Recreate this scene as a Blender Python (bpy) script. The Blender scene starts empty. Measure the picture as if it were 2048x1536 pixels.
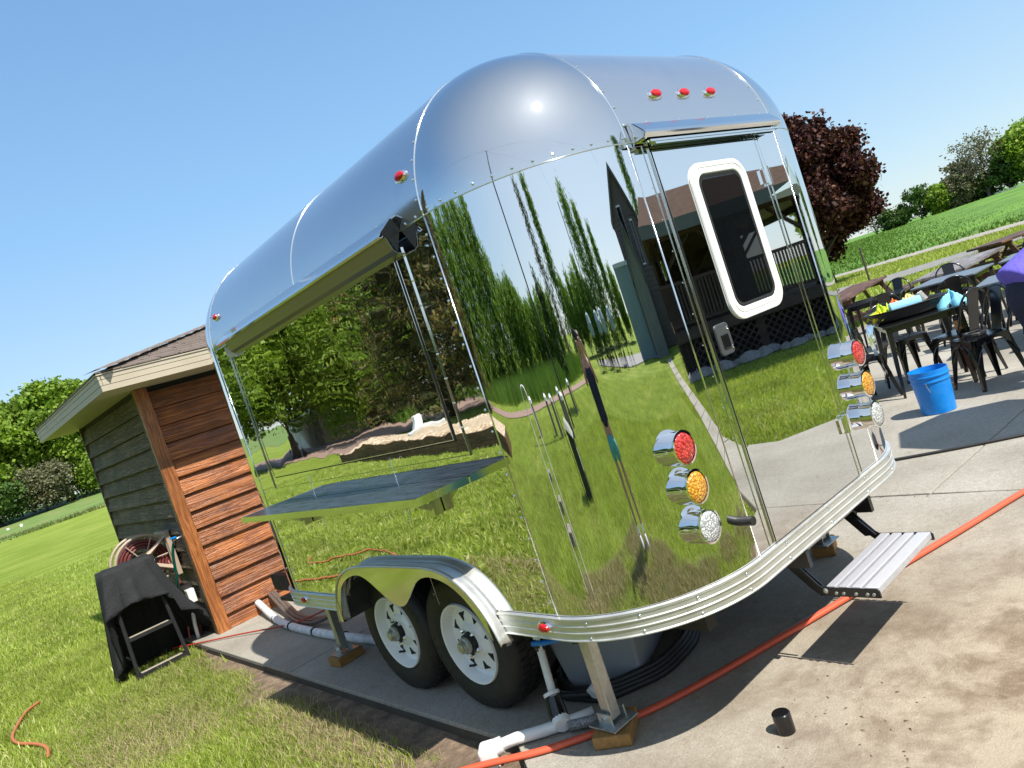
import bpy, math, random
import numpy as np
from mathutils import Vector, Matrix
random.seed(7); rng = np.random.default_rng(7)
SC = bpy.context.scene; COL = SC.collection
PI = math.pi

# ------------------------------------------------------------------ camera
YAW, PITCH, ROLL, FPX, CAMH = 0.694334, -0.0411097, -0.3219990, 1506.73, 1.62
cd = bpy.data.cameras.new('camera'); cam = bpy.data.objects.new('camera', cd); COL.objects.link(cam)
Fv = Vector((math.sin(YAW)*math.cos(PITCH), math.cos(YAW)*math.cos(PITCH), math.sin(PITCH)))
R0 = Vector((math.cos(YAW), -math.sin(YAW), 0)); U0 = R0.cross(Fv)
Rv = R0*math.cos(ROLL)+U0*math.sin(ROLL); Uv = U0*math.cos(ROLL)-R0*math.sin(ROLL)
m = Matrix((Rv, Uv, -Fv)).transposed().to_4x4(); m.translation = (0, 0, CAMH); cam.matrix_world = m
cd.sensor_width = 36; cd.lens = FPX/2048*36; cd.clip_start = 0.02; cd.clip_end = 3000
SC.camera = cam
# ------------------------------------------------------------------ world + sun
SUN = Vector((-0.03, -0.566, 0.824)).normalized()
w = bpy.data.worlds.new('World'); SC.world = w; w.use_nodes = True
nt = w.node_tree; sky = nt.nodes.new('ShaderNodeTexSky'); sky.sky_type = 'NISHITA'; sky.sun_disc = False
sky.sun_elevation = math.asin(SUN.z); sky.sun_rotation = math.atan2(SUN.x, SUN.y)
sky.air_density = 1.0; sky.dust_density = 0.2; sky.ozone_density = 3.0; sky.altitude = 200
bg = nt.nodes['Background']; bg.inputs[1].default_value = 0.15
nt.links.new(sky.outputs[0], bg.inputs[0])
# light haze veil of a warm spring day, paler towards the horizon all the way round
tcw = nt.nodes.new('ShaderNodeTexCoord'); sxyz = nt.nodes.new('ShaderNodeSeparateXYZ'); nt.links.new(tcw.outputs['Generated'], sxyz.inputs[0])
rw = nt.nodes.new('ShaderNodeValToRGB'); nt.links.new(sxyz.outputs['Z'], rw.inputs[0]); el_ = rw.color_ramp.elements
while len(el_) < 5: el_.new(.5)
for i_, (p_, c_) in enumerate(((0, (.40, .48, .51)), (.08, (.335, .465, .56)), (.28, (.20, .385, .61)), (.6, (.12, .255, .48)), (1, (.12, .22, .38)))):
    el_[i_].position = p_; el_[i_].color = (c_[0], c_[1], c_[2], 1)
dt = nt.nodes.new('ShaderNodeVectorMath'); dt.operation = 'DOT_PRODUCT'; nt.links.new(tcw.outputs['Generated'], dt.inputs[0]); dt.inputs[1].default_value = (-.10, -.93, .36)
mrw = nt.nodes.new('ShaderNodeMapRange'); mrw.interpolation_type = 'SMOOTHSTEP'; mrw.inputs['From Min'].default_value = -.35; mrw.inputs['From Max'].default_value = .95; mrw.inputs['To Max'].default_value = .85
nt.links.new(dt.outputs['Value'], mrw.inputs[0])
mxc = nt.nodes.new('ShaderNodeMix'); mxc.data_type = 'RGBA'; nt.links.new(mrw.outputs[0], mxc.inputs[0]); nt.links.new(rw.outputs[0], mxc.inputs[6]); mxc.inputs[7].default_value = (.50, .56, .60, 1)
bg2 = nt.nodes.new('ShaderNodeBackground'); bg2.inputs[1].default_value = 1.0; nt.links.new(mxc.outputs[2], bg2.inputs[0])
mxw = nt.nodes.new('ShaderNodeMixShader'); mxw.inputs[0].default_value = .8; nt.links.new(bg.outputs[0], mxw.inputs[1]); nt.links.new(bg2.outputs[0], mxw.inputs[2])
nt.links.new(mxw.outputs[0], nt.nodes['World Output'].inputs[0])
sl = bpy.data.lights.new('sun', 'SUN'); sl.energy = 4.9; sl.angle = math.radians(0.53); sl.color = (1.0, .955, .88)
so = bpy.data.objects.new('sun', sl); COL.objects.link(so); so.rotation_euler = SUN.to_track_quat('Z', 'Y').to_euler()
so.location = (0, -5, 12)
SC.view_settings.view_transform = 'Standard'; SC.view_settings.look = 'None'
SC.view_settings.exposure = 0.62; SC.view_settings.gamma = 1; SC.view_settings.use_curve_mapping = False

# ------------------------------------------------------------------ helpers
class MB:
    def __init__(s): s.v = []; s.f = []
    def add(s, vs, fs):
        n = len(s.v); s.v += [tuple(p) for p in vs]; s.f += [tuple(i+n for i in f) for f in fs]; return s
    def box(s, x0, x1, y0, y1, z0, z1, M=None):
        vs = [Vector((x, y, z)) for z in (z0, z1) for y in (y0, y1) for x in (x0, x1)]
        if M: vs = [M @ v for v in vs]
        return s.add(vs, [(0, 2, 3, 1), (4, 5, 7, 6), (0, 1, 5, 4), (2, 6, 7, 3), (0, 4, 6, 2), (1, 3, 7, 5)])
    def tube(s, pts, r, n=8, caps=True, flat=None):
        pts = [Vector(p) for p in pts]; rs = r if isinstance(r, (list, tuple)) else [r]*len(pts)
        base = len(s.v); pu = None
        for i, p in enumerate(pts):
            t = (pts[min(i+1, len(pts)-1)]-pts[max(i-1, 0)]).normalized()
            if pu is None:
                a = Vector((0, 0, 1)) if abs(t.z) < .9 else Vector((1, 0, 0)); u = a.cross(t).normalized()
            else:
                u = (pu-t*pu.dot(t)).normalized()
            pu = u; v = t.cross(u)
            for k in range(n):
                a = 2*PI*k/n
                q = u*math.cos(a)*rs[i] + v*math.sin(a)*rs[i]*(flat or 1)
                s.v.append(tuple(p+q))
        for i in range(len(pts)-1):
            for k in range(n):
                a = base+i*n+k; b = base+i*n+(k+1) % n
                s.f.append((a, b, b+n, a+n))
        if caps:
            s.f.append(tuple(base+k for k in range(n))[::-1]); s.f.append(tuple(base+(len(pts)-1)*n+k for k in range(n)))
        return s
    def lathe(s, prof, n=24, M=None, close=True):   # prof: (r,z)
        base = len(s.v)
        for r_, z_ in prof:
            for k in range(n):
                a = 2*PI*k/n; v = Vector((r_*math.cos(a), r_*math.sin(a), z_)); s.v.append(tuple(M @ v if M else v))
        for i in range(len(prof)-1):
            for k in range(n):
                a = base+i*n+k; b = base+i*n+(k+1) % n
                s.f.append((a, b, b+n, a+n))
        if close:
            s.f.append(tuple(base+k for k in range(n))[::-1]); s.f.append(tuple(base+(len(prof)-1)*n+k for k in range(n)))
        return s
    def prism(s, poly, z0, z1, M=None):
        n = len(poly); vs = [Vector((x, y, z0)) for x, y in poly]+[Vector((x, y, z1)) for x, y in poly]
        if M: vs = [M @ v for v in vs]
        return s.add(vs, [tuple(range(n))[::-1], tuple(range(n, 2*n))]+[(i, (i+1) % n, n+(i+1) % n, n+i) for i in range(n)])
    def grid(s, fn, nu, nv):
        base = len(s.v)
        for i in range(nu+1):
            for j in range(nv+1): s.v.append(tuple(fn(i/nu, j/nv)))
        for i in range(nu):
            for j in range(nv):
                a = base+i*(nv+1)+j; s.f.append((a, a+nv+1, a+nv+2, a+1))
        return s

def arr_mesh(name, V, F, smooth=False):
    me = bpy.data.meshes.new(name); V = np.asarray(V, np.float32); F = np.asarray(F, np.int32); k = F.shape[1]
    me.vertices.add(len(V)); me.vertices.foreach_set('co', V.ravel())
    me.loops.add(F.size); me.loops.foreach_set('vertex_index', F.ravel())
    me.polygons.add(len(F)); me.polygons.foreach_set('loop_start', np.arange(0, F.size, k, dtype=np.int32))
    me.update(calc_edges=True)
    if smooth: me.polygons.foreach_set('use_smooth', np.ones(len(F), bool))
    return me

def link(name, me, mat=None, parent=None, kind=None):
    o = bpy.data.objects.new(name, me); COL.objects.link(o)
    if mat is not None and not me.materials: me.materials.append(mat)
    if parent: o.parent = parent
    if kind: o['kind'] = kind
    return o

def root_off(p):
    v = Vector((0, 0, 0))
    while p is not None: v += Vector(p.location); p = p.parent
    return v

def obj(name, mb, mat, parent=None, smooth=False, kind=None, bevel=0, local=False, normals=True, seg=2):
    me = bpy.data.meshes.new(name)
    off = Vector((0, 0, 0)) if local or parent is None else root_off(parent)
    me.from_pydata([Vector(v)-off for v in mb.v], [], mb.f)
    if normals:
        import bmesh
        b = bmesh.new(); b.from_mesh(me); bmesh.ops.recalc_face_normals(b, faces=b.faces); b.to_mesh(me); b.free()
    if smooth: me.polygons.foreach_set('use_smooth', [True]*len(me.polygons))
    me.update()
    o = link(name, me, mat, parent, kind)
    if bevel:
        bv = o.modifiers.new('b', 'BEVEL'); bv.width = bevel; bv.segments = seg; bv.limit_method = 'ANGLE'; bv.angle_limit = .7
    if smooth == 2:
        try: me.set_sharp_from_angle(angle=math.radians(35))
        except Exception: pass
    return o

def tag(o, label, cat, group=None):
    o['label'] = label; o['category'] = cat
    if group: o['group'] = group
    return o
def thing(name, label, cat, loc=(0, 0, 0), rz=0, group=None):
    o = bpy.data.objects.new(name, None); COL.objects.link(o); o.location = loc; o.rotation_euler = (0, 0, rz)
    o.empty_display_size = .1
    return tag(o, label, cat, group)
def dup(root, loc, rz, label, group=None):
    r = root.copy(); COL.objects.link(r); r.location = loc; r.rotation_euler = (0, 0, rz); r['label'] = label
    if group: r['group'] = group
    for ch in list(root.children):
        c = ch.copy(); COL.objects.link(c); c.parent = r
        for g in list(ch.children):
            d = g.copy(); COL.objects.link(d); d.parent = c
    return r

def col(c, a=1): return (c[0], c[1], c[2], 1)
def mat(name, c, rough=.6, metal=0, spec=.5, **k):
    mt = bpy.data.materials.new(name); mt.use_nodes = True; nt = mt.node_tree; b = nt.nodes['Principled BSDF']
    b.inputs['Base Color'].default_value = col(c); b.inputs['Roughness'].default_value = rough
    b.inputs['Metallic'].default_value = metal; b.inputs['Specular IOR Level'].default_value = spec
    for kk, vv in k.items(): b.inputs[kk.replace('_', ' ')].default_value = vv
    return mt
def N(nt, t, **k):
    n = nt.nodes.new(t)
    for a, b in k.items():
        if a in n.inputs.keys() if hasattr(n.inputs, 'keys') else False: n.inputs[a].default_value = b
        else: setattr(n, a, b)
    return n
def noise(nt, scale, detail=4, rough=.55, coord='Object', stretch=None, dist=0):
    tc = nt.nodes.new('ShaderNodeTexCoord'); n = nt.nodes.new('ShaderNodeTexNoise')
    n.inputs['Scale'].default_value = scale; n.inputs['Detail'].default_value = detail; n.inputs['Roughness'].default_value = rough
    n.inputs['Distortion'].default_value = dist
    src = nt.nodes.new('ShaderNodeNewGeometry').outputs['Position'] if coord == 'World' else tc.outputs[coord]
    if stretch:
        mp = nt.nodes.new('ShaderNodeMapping'); mp.inputs['Scale'].default_value = stretch; nt.links.new(src, mp.inputs[0]); src = mp.outputs[0]
    nt.links.new(src, n.inputs['Vector']); return n
def ramp(nt, fac, stops):
    r = nt.nodes.new('ShaderNodeValToRGB'); e = r.color_ramp.elements
    while len(e) < len(stops): e.new(.5)
    for i, (p, c) in enumerate(stops): e[i].position = p; e[i].color = col(c)
    nt.links.new(fac, r.inputs[0]); return r
def mix(nt, fac, a, b, mode='MIX'):
    n = nt.nodes.new('ShaderNodeMix'); n.data_type = 'RGBA'; n.blend_type = mode
    for s, x in ((0, fac), (6, a), (7, b)):
        if hasattr(x, 'is_output') or hasattr(x, 'links'): nt.links.new(x, n.inputs[s])
        else: n.inputs[s].default_value = x if s == 0 else col(x)
    return n.outputs[2]
def bump(nt, h, dist=.01, strength=1):
    b = nt.nodes.new('ShaderNodeBump'); b.inputs['Distance'].default_value = dist; b.inputs['Strength'].default_value = strength
    nt.links.new(h, b.inputs['Height']); nt.links.new(b.outputs[0], nt.nodes['Principled BSDF'].inputs['Normal']); return b
def noisy(name, c1, c2, scale=5, rough=.7, metal=0, bmp=0, stretch=None, coord='Object', detail=5, c3=None, rr=None, **k):
    mt = mat(name, c1, rough, metal, **k); nt = mt.node_tree; n = noise(nt, scale, detail, .6, coord, stretch)
    st = [(.3, c1), (.7, c2)] if c3 is None else [(.28, c1), (.5, c2), (.72, c3)]
    r = ramp(nt, n.outputs[0], st); nt.links.new(r.outputs[0], nt.nodes['Principled BSDF'].inputs['Base Color'])
    if bmp: bump(nt, n.outputs[0], bmp)
    if rr:
        q = ramp(nt, n.outputs[0], [(.3, (rr[0],)*3), (.7, (rr[1],)*3)]); nt.links.new(q.outputs[0], nt.nodes['Principled BSDF'].inputs['Roughness'])
    return mt
def island(name, stops, rough=.6, trans=0.0, ns=None, spec=.3):
    """leaf/blade material: natural colour varies leaf by leaf, some light passes through"""
    mt = mat(name, stops[0][1], rough, 0, spec); nt = mt.node_tree; b = nt.nodes['Principled BSDF']
    g = nt.nodes.new('ShaderNodeNewGeometry'); r = ramp(nt, g.outputs['Random Per Island'], stops); c = r.outputs[0]
    if ns:
        n = noise(nt, ns[0], 3, .5, 'World'); rr = ramp(nt, n.outputs[0], [(.35, (ns[1],)*3), (.65, (ns[2],)*3)])
        c = mix(nt, 1.0, c, rr.outputs[0], 'MULTIPLY')
    nt.links.new(c, b.inputs['Base Color'])
    if trans:
        t = nt.nodes.new('ShaderNodeBsdfTranslucent'); ms = nt.nodes.new('ShaderNodeMixShader'); ms.inputs[0].default_value = trans
        c2 = mix(nt, 1.0, c, (1.0, 1.0, .45), 'MULTIPLY'); nt.links.new(c2, t.inputs[0])
        nt.links.new(b.outputs[0], ms.inputs[1]); nt.links.new(t.outputs[0], ms.inputs[2])
        nt.links.new(ms.outputs[0], nt.nodes['Material Output'].inputs[0])
    return mt

# ------------------------------------------------------------------ materials
def mirror(name, base, rough, wav=0, wscale=1.5, brushed=0):
    mt = mat(name, base, rough, 1.0); nt = mt.node_tree; b = nt.nodes['Principled BSDF']
    if wav:
        n = noise(nt, wscale, 1.5, .45, 'World'); n2 = noise(nt, wscale*5, 1, .5, 'World')
        a = nt.nodes.new('ShaderNodeMath'); a.operation = 'MULTIPLY_ADD'; a.inputs[1].default_value = .06
        nt.links.new(n2.outputs[0], a.inputs[0]); nt.links.new(n.outputs[0], a.inputs[2])
        bump(nt, a.outputs[0], wav)
    if brushed:
        n = noise(nt, 3, 6, .65, 'World', stretch=(1, 1, 1)); q = ramp(nt, n.outputs[0], [(.3, (rough,)*3), (.7, (rough+brushed,)*3)])
        nt.links.new(q.outputs[0], b.inputs['Roughness'])
    return mt
M_side = mirror('polished_side_aluminium', (.77, .78, .775), .012, .0042, 1.9)
M_hatch = mirror('polished_hatch_aluminium', (.76, .77, .765), .012, .0042, 2.3)
M_mir = mirror('polished_aluminium', (.78, .79, .80), .014, .0005, 1.3)
def satin(name, base, r1, r2, f, wav):
    mt = mirror(name, base, r1, wav, 4.0); nt = mt.node_tree; b = nt.nodes['Principled BSDF']
    g = nt.nodes.new('ShaderNodeBsdfAnisotropic'); g.inputs['Color'].default_value = col(base); g.inputs['Roughness'].default_value = r2
    n = noise(nt, 2.2, 6, .7, 'World', dist=.8); r = ramp(nt, n.outputs[0], [(.3, (f*.75,)*3), (.7, (min(1, f*1.3),)*3)])
    ms = nt.nodes.new('ShaderNodeMixShader'); nt.links.new(r.outputs[0], ms.inputs[0]); nt.links.new(b.outputs[0], ms.inputs[1]); nt.links.new(g.outputs[0], ms.inputs[2])
    nt.links.new(ms.outputs[0], nt.nodes['Material Output'].inputs[0]); return mt
M_dome = satin('satin_roof_aluminium', (.68, .685, .69), .03, .5, .035, .0022)
M_roof = satin('mill_roof_aluminium', (.66, .665, .675), .11, .5, .15, .0006)
M_trim = noisy('extruded_aluminium', (.66, .66, .63), (.76, .76, .73), 8, .42, .8, rr=(.38, .5))
M_seam = mat('bright_seam', (.88, .9, .9), .12, 1)
M_gutter = mirror('folded_aluminium', (.74, .75, .74), .09, .0006, 3)
M_galv = noisy('galvanised_steel', (.42, .44, .43), (.58, .6, .58), 40, .42, .9)
M_chrome = mat('chrome', (.88, .88, .9), .03, 1)
M_black = mat('black_painted_steel', (.008, .008, .009), .17, 0, .6)
M_blackm = noisy('black_plastic', (.012, .012, .012), (.02, .02, .021), 30, .5)
M_gap = mat('dark_gap', (.01, .01, .01), .8)
M_dark = noisy('chassis_black', (.012, .012, .013), (.028, .027, .026), 12, .6)
M_tyre = noisy('tyre_rubber', (.012, .012, .012), (.026, .025, .024), 25, .62)
M_rim = mat('white_wheel_paint', (.88, .89, .89), .3)
M_white = mat('white_plastic', (.78, .78, .76), .35)
M_pvc = noisy('white_pvc', (.70, .70, .68), (.80, .80, .78), 12, .3)
M_wrap = noisy('white_pipe_wrap', (.55, .56, .56), (.78, .79, .8), 20, .5, bmp=.01)
M_red = mat('red_rubber_hose', (.62, .10, .045), .42)
M_orange = mat('orange_hose', (.42, .13, .05), .6)
M_wood_blk = noisy('treated_wood', (.22, .11, .03), (.36, .2, .06), 6, .6, stretch=(1, 8, 8), bmp=.004)
M_tote = mat('grey_plastic_tote', (.30, .33, .36), .42)
M_totel = mat('dark_tote_lid', (.07, .075, .085), .4)
M_slate = noisy('counter_steel', (.10, .125, .15), (.17, .2, .23), 5, .3, .85, rr=(.22, .4), stretch=(6, 1, 1), coord='World')
M_blue = mat('blue_plastic', (.0, .19, .62), .35)
M_cloth = noisy('black_cloth', (.006, .007, .008), (.016, .017, .018), 60, .85, bmp=.004)
M_glassd = mat('dark_window_glass', (.004, .005, .006), .015, 0, .5)
M_clear = mat('clear_plastic', (.9, .92, .92), .1, 0, .5, Transmission_Weight=.85, IOR=1.35)

def wood_mat(name, cA, cB, cC, rough, gloss=.0, axis='x', bm=.006):
    mt = mat(name, cA, rough, 0, .5); nt = mt.node_tree; b = nt.nodes['Principled BSDF']
    st = {'x': (.55, 9, 13), 'y': (9, 1.0, 15), 'z': (14, 14, 1.0)}[axis]
    oi = nt.nodes.new('ShaderNodeObjectInfo'); tc = nt.nodes.new('ShaderNodeTexCoord')
    add = nt.nodes.new('ShaderNodeVectorMath'); add.operation = 'ADD'
    sc = nt.nodes.new('ShaderNodeMath'); sc.operation = 'MULTIPLY'; sc.inputs[1].default_value = 37.0
    nt.links.new(oi.outputs['Random'], sc.inputs[0]); nt.links.new(tc.outputs['Object'], add.inputs[0]); nt.links.new(sc.outputs[0], add.inputs[1])
    mp = nt.nodes.new('ShaderNodeMapping'); mp.inputs['Scale'].default_value = st; nt.links.new(add.outputs[0], mp.inputs[0])
    wv = nt.nodes.new('ShaderNodeTexNoise'); wv.inputs['Scale'].default_value = 1.5; wv.inputs['Detail'].default_value = 6; wv.inputs['Distortion'].default_value = .9
    nt.links.new(mp.outputs[0], wv.inputs['Vector'])
    ms = nt.nodes.new('ShaderNodeMath'); ms.operation = 'PINGPONG'; ms.inputs[1].default_value = .09
    nt.links.new(wv.outputs[0], ms.inputs[0])
    sc2 = nt.nodes.new('ShaderNodeMath'); sc2.operation = 'MULTIPLY'; sc2.inputs[1].default_value = 11; nt.links.new(ms.outputs[0], sc2.inputs[0])
    r = ramp(nt, sc2.outputs[0], [(.0, cC), (.35, cA), (.9, cB)])
    n2 = nt.nodes.new('ShaderNodeTexNoise'); n2.inputs['Scale'].default_value = 3; n2.inputs['Detail'].default_value = 3; nt.links.new(add.outputs[0], n2.inputs['Vector'])
    q = ramp(nt, n2.outputs[0], [(.3, (.55, .5, .45)), (.6, (1, 1, 1))])
    rv = ramp(nt, oi.outputs['Random'], [(0, (.75, .72, .7)), (1, (1.15, 1.1, 1.05))])
    c = mix(nt, 1, mix(nt, 1, r.outputs[0], q.outputs[0], 'MULTIPLY'), rv.outputs[0], 'MULTIPLY')
    nt.links.new(c, b.inputs['Base Color']); b.inputs['Coat Weight'].default_value = gloss; b.inputs['Coat Roughness'].default_value = .3
    n3 = nt.nodes.new('ShaderNodeTexNoise'); n3.inputs['Scale'].default_value = 45; n3.inputs['Detail'].default_value = 4; nt.links.new(tc.outputs['Object'], n3.inputs['Vector'])
    a = nt.nodes.new('ShaderNodeMath'); a.operation = 'MULTIPLY_ADD'; a.inputs[1].default_value = .6
    nt.links.new(n3.outputs[0], a.inputs[0]); nt.links.new(sc2.outputs[0], a.inputs[2])
    bp = bump(nt, a.outputs[0], bm); nt.links.new(bp.outputs[0], b.inputs['Coat Normal'])
    return mt
M_stain = wood_mat('stained_cedar', (.27, .082, .013), (.38, .128, .022), (.15, .042, .009), .5, .4, 'x', .004)
M_stainp = wood_mat('stained_post', (.30, .10, .024), (.38, .15, .04), (.2, .06, .015), .5, .4, 'z', .003)
M_oldw = wood_mat('weathered_cedar', (.125, .10, .06), (.18, .145, .085), (.06, .045, .024), .65, .06, 'y', .008)
M_picn = wood_mat('brown_picnic_wood', (.10, .05, .03), (.16, .085, .055), (.05, .02, .012), .6, .1, 'x', .004)
M_picg = wood_mat('grey_picnic_wood', (.24, .22, .22), (.32, .30, .30), (.14, .12, .115), .55, .2, 'x', .004)
M_fascia = noisy('tan_fascia', (.42, .365, .27), (.46, .405, .31), 4, .45)
M_soffit = mat('tan_soffit', (.48, .43, .33), .55)
M_bark = noisy('bark', (.05, .038, .028), (.11, .09, .07), 9, .9, bmp=.05, stretch=(3, 3, .6))
M_barkg = noisy('grey_bark', (.11, .095, .08), (.2, .18, .155), 6, .9, bmp=.05, stretch=(3, 3, .6))

def concrete_mat():
    mt = mat('concrete', (.42, .39, .33), .85); nt = mt.node_tree; b = nt.nodes['Principled BSDF']
    n1 = noise(nt, .9, 6, .6, 'World'); r1 = ramp(nt, n1.outputs[0], [(.32, (.245, .222, .18)), (.5, (.32, .295, .245)), (.7, (.39, .365, .315))])
    n2 = noise(nt, 30, 6, .7, 'World'); r2 = ramp(nt, n2.outputs[0], [(.3, (.80, .80, .80)), (.7, (1.12, 1.12, 1.12))])
    c = mix(nt, 1, r1.outputs[0], r2.outputs[0], 'MULTIPLY')
    n7 = noise(nt, 90, 3, .7, 'World'); r7 = ramp(nt, n7.outputs[0], [(.3, (.72, .71, .70)), (.5, (1, 1, 1)), (.72, (1.16, 1.15, 1.13))]); c = mix(nt, 1, c, r7.outputs[0], 'MULTIPLY')
    # brown mud stains near the camera end of the slab
    g = nt.nodes.new('ShaderNodeNewGeometry'); vm = nt.nodes.new('ShaderNodeVectorMath'); vm.operation = 'DISTANCE'
    vm.inputs[1].default_value = (2.7, .75, 0); nt.links.new(g.outputs['Position'], vm.inputs[0])
    r3 = ramp(nt, vm.outputs['Value'], [(0, (1, 1, 1)), (.95, (0, 0, 0))]); r3.color_ramp.elements[0].position = .2
    mr = nt.nodes.new('ShaderNodeMapRange'); mr.inputs['From Min'].default_value = .2; mr.inputs['From Max'].default_value = 2.1
    mr.inputs['To Min'].default_value = 1; mr.inputs['To Max'].default_value = 0; nt.links.new(vm.outputs['Value'], mr.inputs[0])
    n3 = noise(nt, 3.2, 9, .72, 'World', dist=.25); r4 = ramp(nt, n3.outputs[0], [(.44, (0, 0, 0)), (.60, (.9, .9, .9))])
    mm = nt.nodes.new('ShaderNodeMath'); mm.operation = 'MULTIPLY'; nt.links.new(mr.outputs[0], mm.inputs[0]); nt.links.new(r4.outputs[0], mm.inputs[1])
    mr2 = nt.nodes.new('ShaderNodeMapRange'); mr2.inputs['From Min'].default_value = .3; mr2.inputs['From Max'].default_value = 2.0
    mr2.inputs['To Min'].default_value = .75; mr2.inputs['To Max'].default_value = 0; nt.links.new(vm.outputs['Value'], mr2.inputs[0])
    c = mix(nt, mr2.outputs[0], c, (.34, .265, .175), 'MIX')
    c = mix(nt, mm.outputs[0], c, (.13, .085, .05))
    n8 = noise(nt, 6, 6, .7, 'World', dist=.4); r8 = ramp(nt, n8.outputs[0], [(.5, (0, 0, 0)), (.66, (.55, .55, .55))]); m8 = nt.nodes.new('ShaderNodeMath'); m8.operation = 'MULTIPLY'; nt.links.new(mr.outputs[0], m8.inputs[0]); nt.links.new(r8.outputs[0], m8.inputs[1])
    c = mix(nt, m8.outputs[0], c, (.15, .10, .065))
    n5 = noise(nt, 7, 5, .7, 'World'); r5 = ramp(nt, n5.outputs[0], [(.62, (1, 1, 1)), (.72, (.72, .68, .62))])
    c = mix(nt, 1, c, r5.outputs[0], 'MULTIPLY')
    nt.links.new(c, b.inputs['Base Color'])
    n4 = noise(nt, 120, 4, .6, 'World'); bump(nt, n4.outputs[0], .004)
    return mt
M_conc = concrete_mat()
M_soil = noisy('soil', (.07, .045, .028), (.17, .12, .08), 9, .95, bmp=.05, coord='World', detail=8, c3=(.28, .2, .13))
M_gravelroad = noisy('gravel_road', (.24, .22, .19), (.34, .31, .27), 3, .9, coord='World', bmp=.02)
M_shing = noisy('shingle', (.12, .092, .076), (.19, .15, .125), 60, .85, coord='World', detail=3, bmp=.004)

def lawn_mat():
    mt = mat('lawn', (.1, .16, .03), .9, 0, .1); nt = mt.node_tree; b = nt.nodes['Principled BSDF']
    n1 = noise(nt, .35, 5, .6, 'World'); r1 = ramp(nt, n1.outputs[0], [(.3, (.15, .22, .028)), (.55, (.23, .30, .05)), (.75, (.31, .34, .09))])
    n2 = noise(nt, 14, 8, .75, 'World'); r2 = ramp(nt, n2.outputs[0], [(.3, (.5, .5, .5)), (.7, (1.35, 1.35, 1.2))])
    c = mix(nt, 1, r1.outputs[0], r2.outputs[0], 'MULTIPLY')
    wv = nt.nodes.new('ShaderNodeTexWave'); wv.inputs['Scale'].default_value = .22; wv.inputs['Distortion'].default_value = 1.2; wv.inputs['Detail'].default_value = 2
    g = nt.nodes.new('ShaderNodeNewGeometry'); mp = nt.nodes.new('ShaderNodeMapping'); mp.inputs['Rotation'].default_value = (0, 0, 1.25); nt.links.new(g.outputs['Position'], mp.inputs[0]); nt.links.new(mp.outputs[0], wv.inputs['Vector'])
    r3 = ramp(nt, wv.outputs[0], [(.3, (.93, .94, .93)), (.7, (1.07, 1.06, 1.08))])
    c = mix(nt, 1, c, r3.outputs[0], 'MULTIPLY')
    nt.links.new(c, b.inputs['Base Color']); bump(nt, n2.outputs[0], .06)
    return mt
M_lawn = lawn_mat()
M_field = noisy('field_grass', (.05, .13, .010), (.13, .26, .022), (.3), .9, coord='World', bmp=.25, detail=12)
M_rough = noisy('rough_meadow', (.07, .13, .02), (.12, .20, .035), .35, .9, coord='World', bmp=.3, detail=12, c3=(.22, .17, .08))
M_blade = island('grass_blade', [(0, (.20, .29, .03)), (.5, (.33, .42, .06)), (.85, (.46, .51, .14)), (1, (.56, .52, .26))], .45, .4, (1.1, .8, 1.15))
M_straw = island('dry_blade', [(0, (.30, .24, .12)), (.6, (.42, .34, .19)), (1, (.2, .24, .07))], .6, .2)
M_tall = island('tall_grass', [(0, (.06, .14, .015)), (.6, (.10, .2, .025)), (1, (.18, .26, .05))], .5, .3, (.5, .7, 1.2))

# ================================================================== GROUND
def sheet(name, poly, z, mt, kind='structure'):
    mb = MB(); mb.add([(x, y, z) for x, y in poly], [tuple(range(len(poly)))]); return obj(name, mb, mt, kind=kind)
GZ = -.07
mb = MB()
gs = [-900, -400, -200, -120, -80, -50, -30, -15, 0, 15, 30, 50, 80, 120, 200, 400, 900]
nn = len(gs)
for x in gs:
    for y in gs: mb.v.append((x, y, GZ-.012*max(0, math.hypot(x, y)-60)**.5*0))
for i in range(nn-1):
    for j in range(nn-1): a = i*nn+j; mb.f.append((a, a+nn, a+nn+1, a+1))
obj('lawn', mb, M_lawn, kind='structure')
# meadow + green crop field far away (gentle rises)
def strip_pts(a, b): return [a[0], a[1], b[1], b[0]]
mb = MB().add([(-60, 92, GZ+.02), (40, 74, GZ+.02), (60, 125, 1.6), (-60, 150, 1.9), (60, 400, 3), (-160, 400, 3)], [(0, 1, 2, 3), (3, 2, 4, 5)])
obj('meadow', mb, M_rough, kind='structure')
mb = MB().add([(46, 60, GZ+.02), (38.6, 10, GZ+.02), (36, -30, GZ+.02), (90, -40, 1.3), (96, 25, 1.2), (104, 62, .7), (200, -60, 1.4), (220, 200, 1.4)],
              [(0, 1, 5), (1, 4, 5), (1, 2, 3, 4), (3, 6, 7, 5, 4)])
obj('crop_field', mb, M_field, kind='structure')
sheet('road', [(47.5, 60), (41.2, 20.4), (39.4, 10.2), (36.5, -25), (33.0, -25), (35.9, 9.4), (37.7, 18.6), (44, 60)], GZ+.03, M_gravelroad)
sheet('driveway', [(38, 45), (27.7, 11.8), (29.9, 8.0), (31, -20), (28.4, -20), (27.0, 7.6), (24.6, 10.3), (34, 45)], GZ+.025,
      noisy('asphalt_drive', (.16, .155, .15), (.24, .235, .225), 4, .9, coord='World', bmp=.01))
_r = random.Random(4); _L = []
for _y, _w in ((8.5, .10), (8.0, .16), (7.4, .2), (6.8, .22), (6.2, .3), (5.6, .34), (5.0, .4), (4.4, .46), (3.8, .55), (3.3, .62), (2.8, .75), (2.3, .85), (1.8, .8)):
    for _k in range(3): _L.append((1.70-_w*_r.uniform(.78, 1.12), _y-_k*.19+_r.uniform(-.04, .04)))
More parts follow.
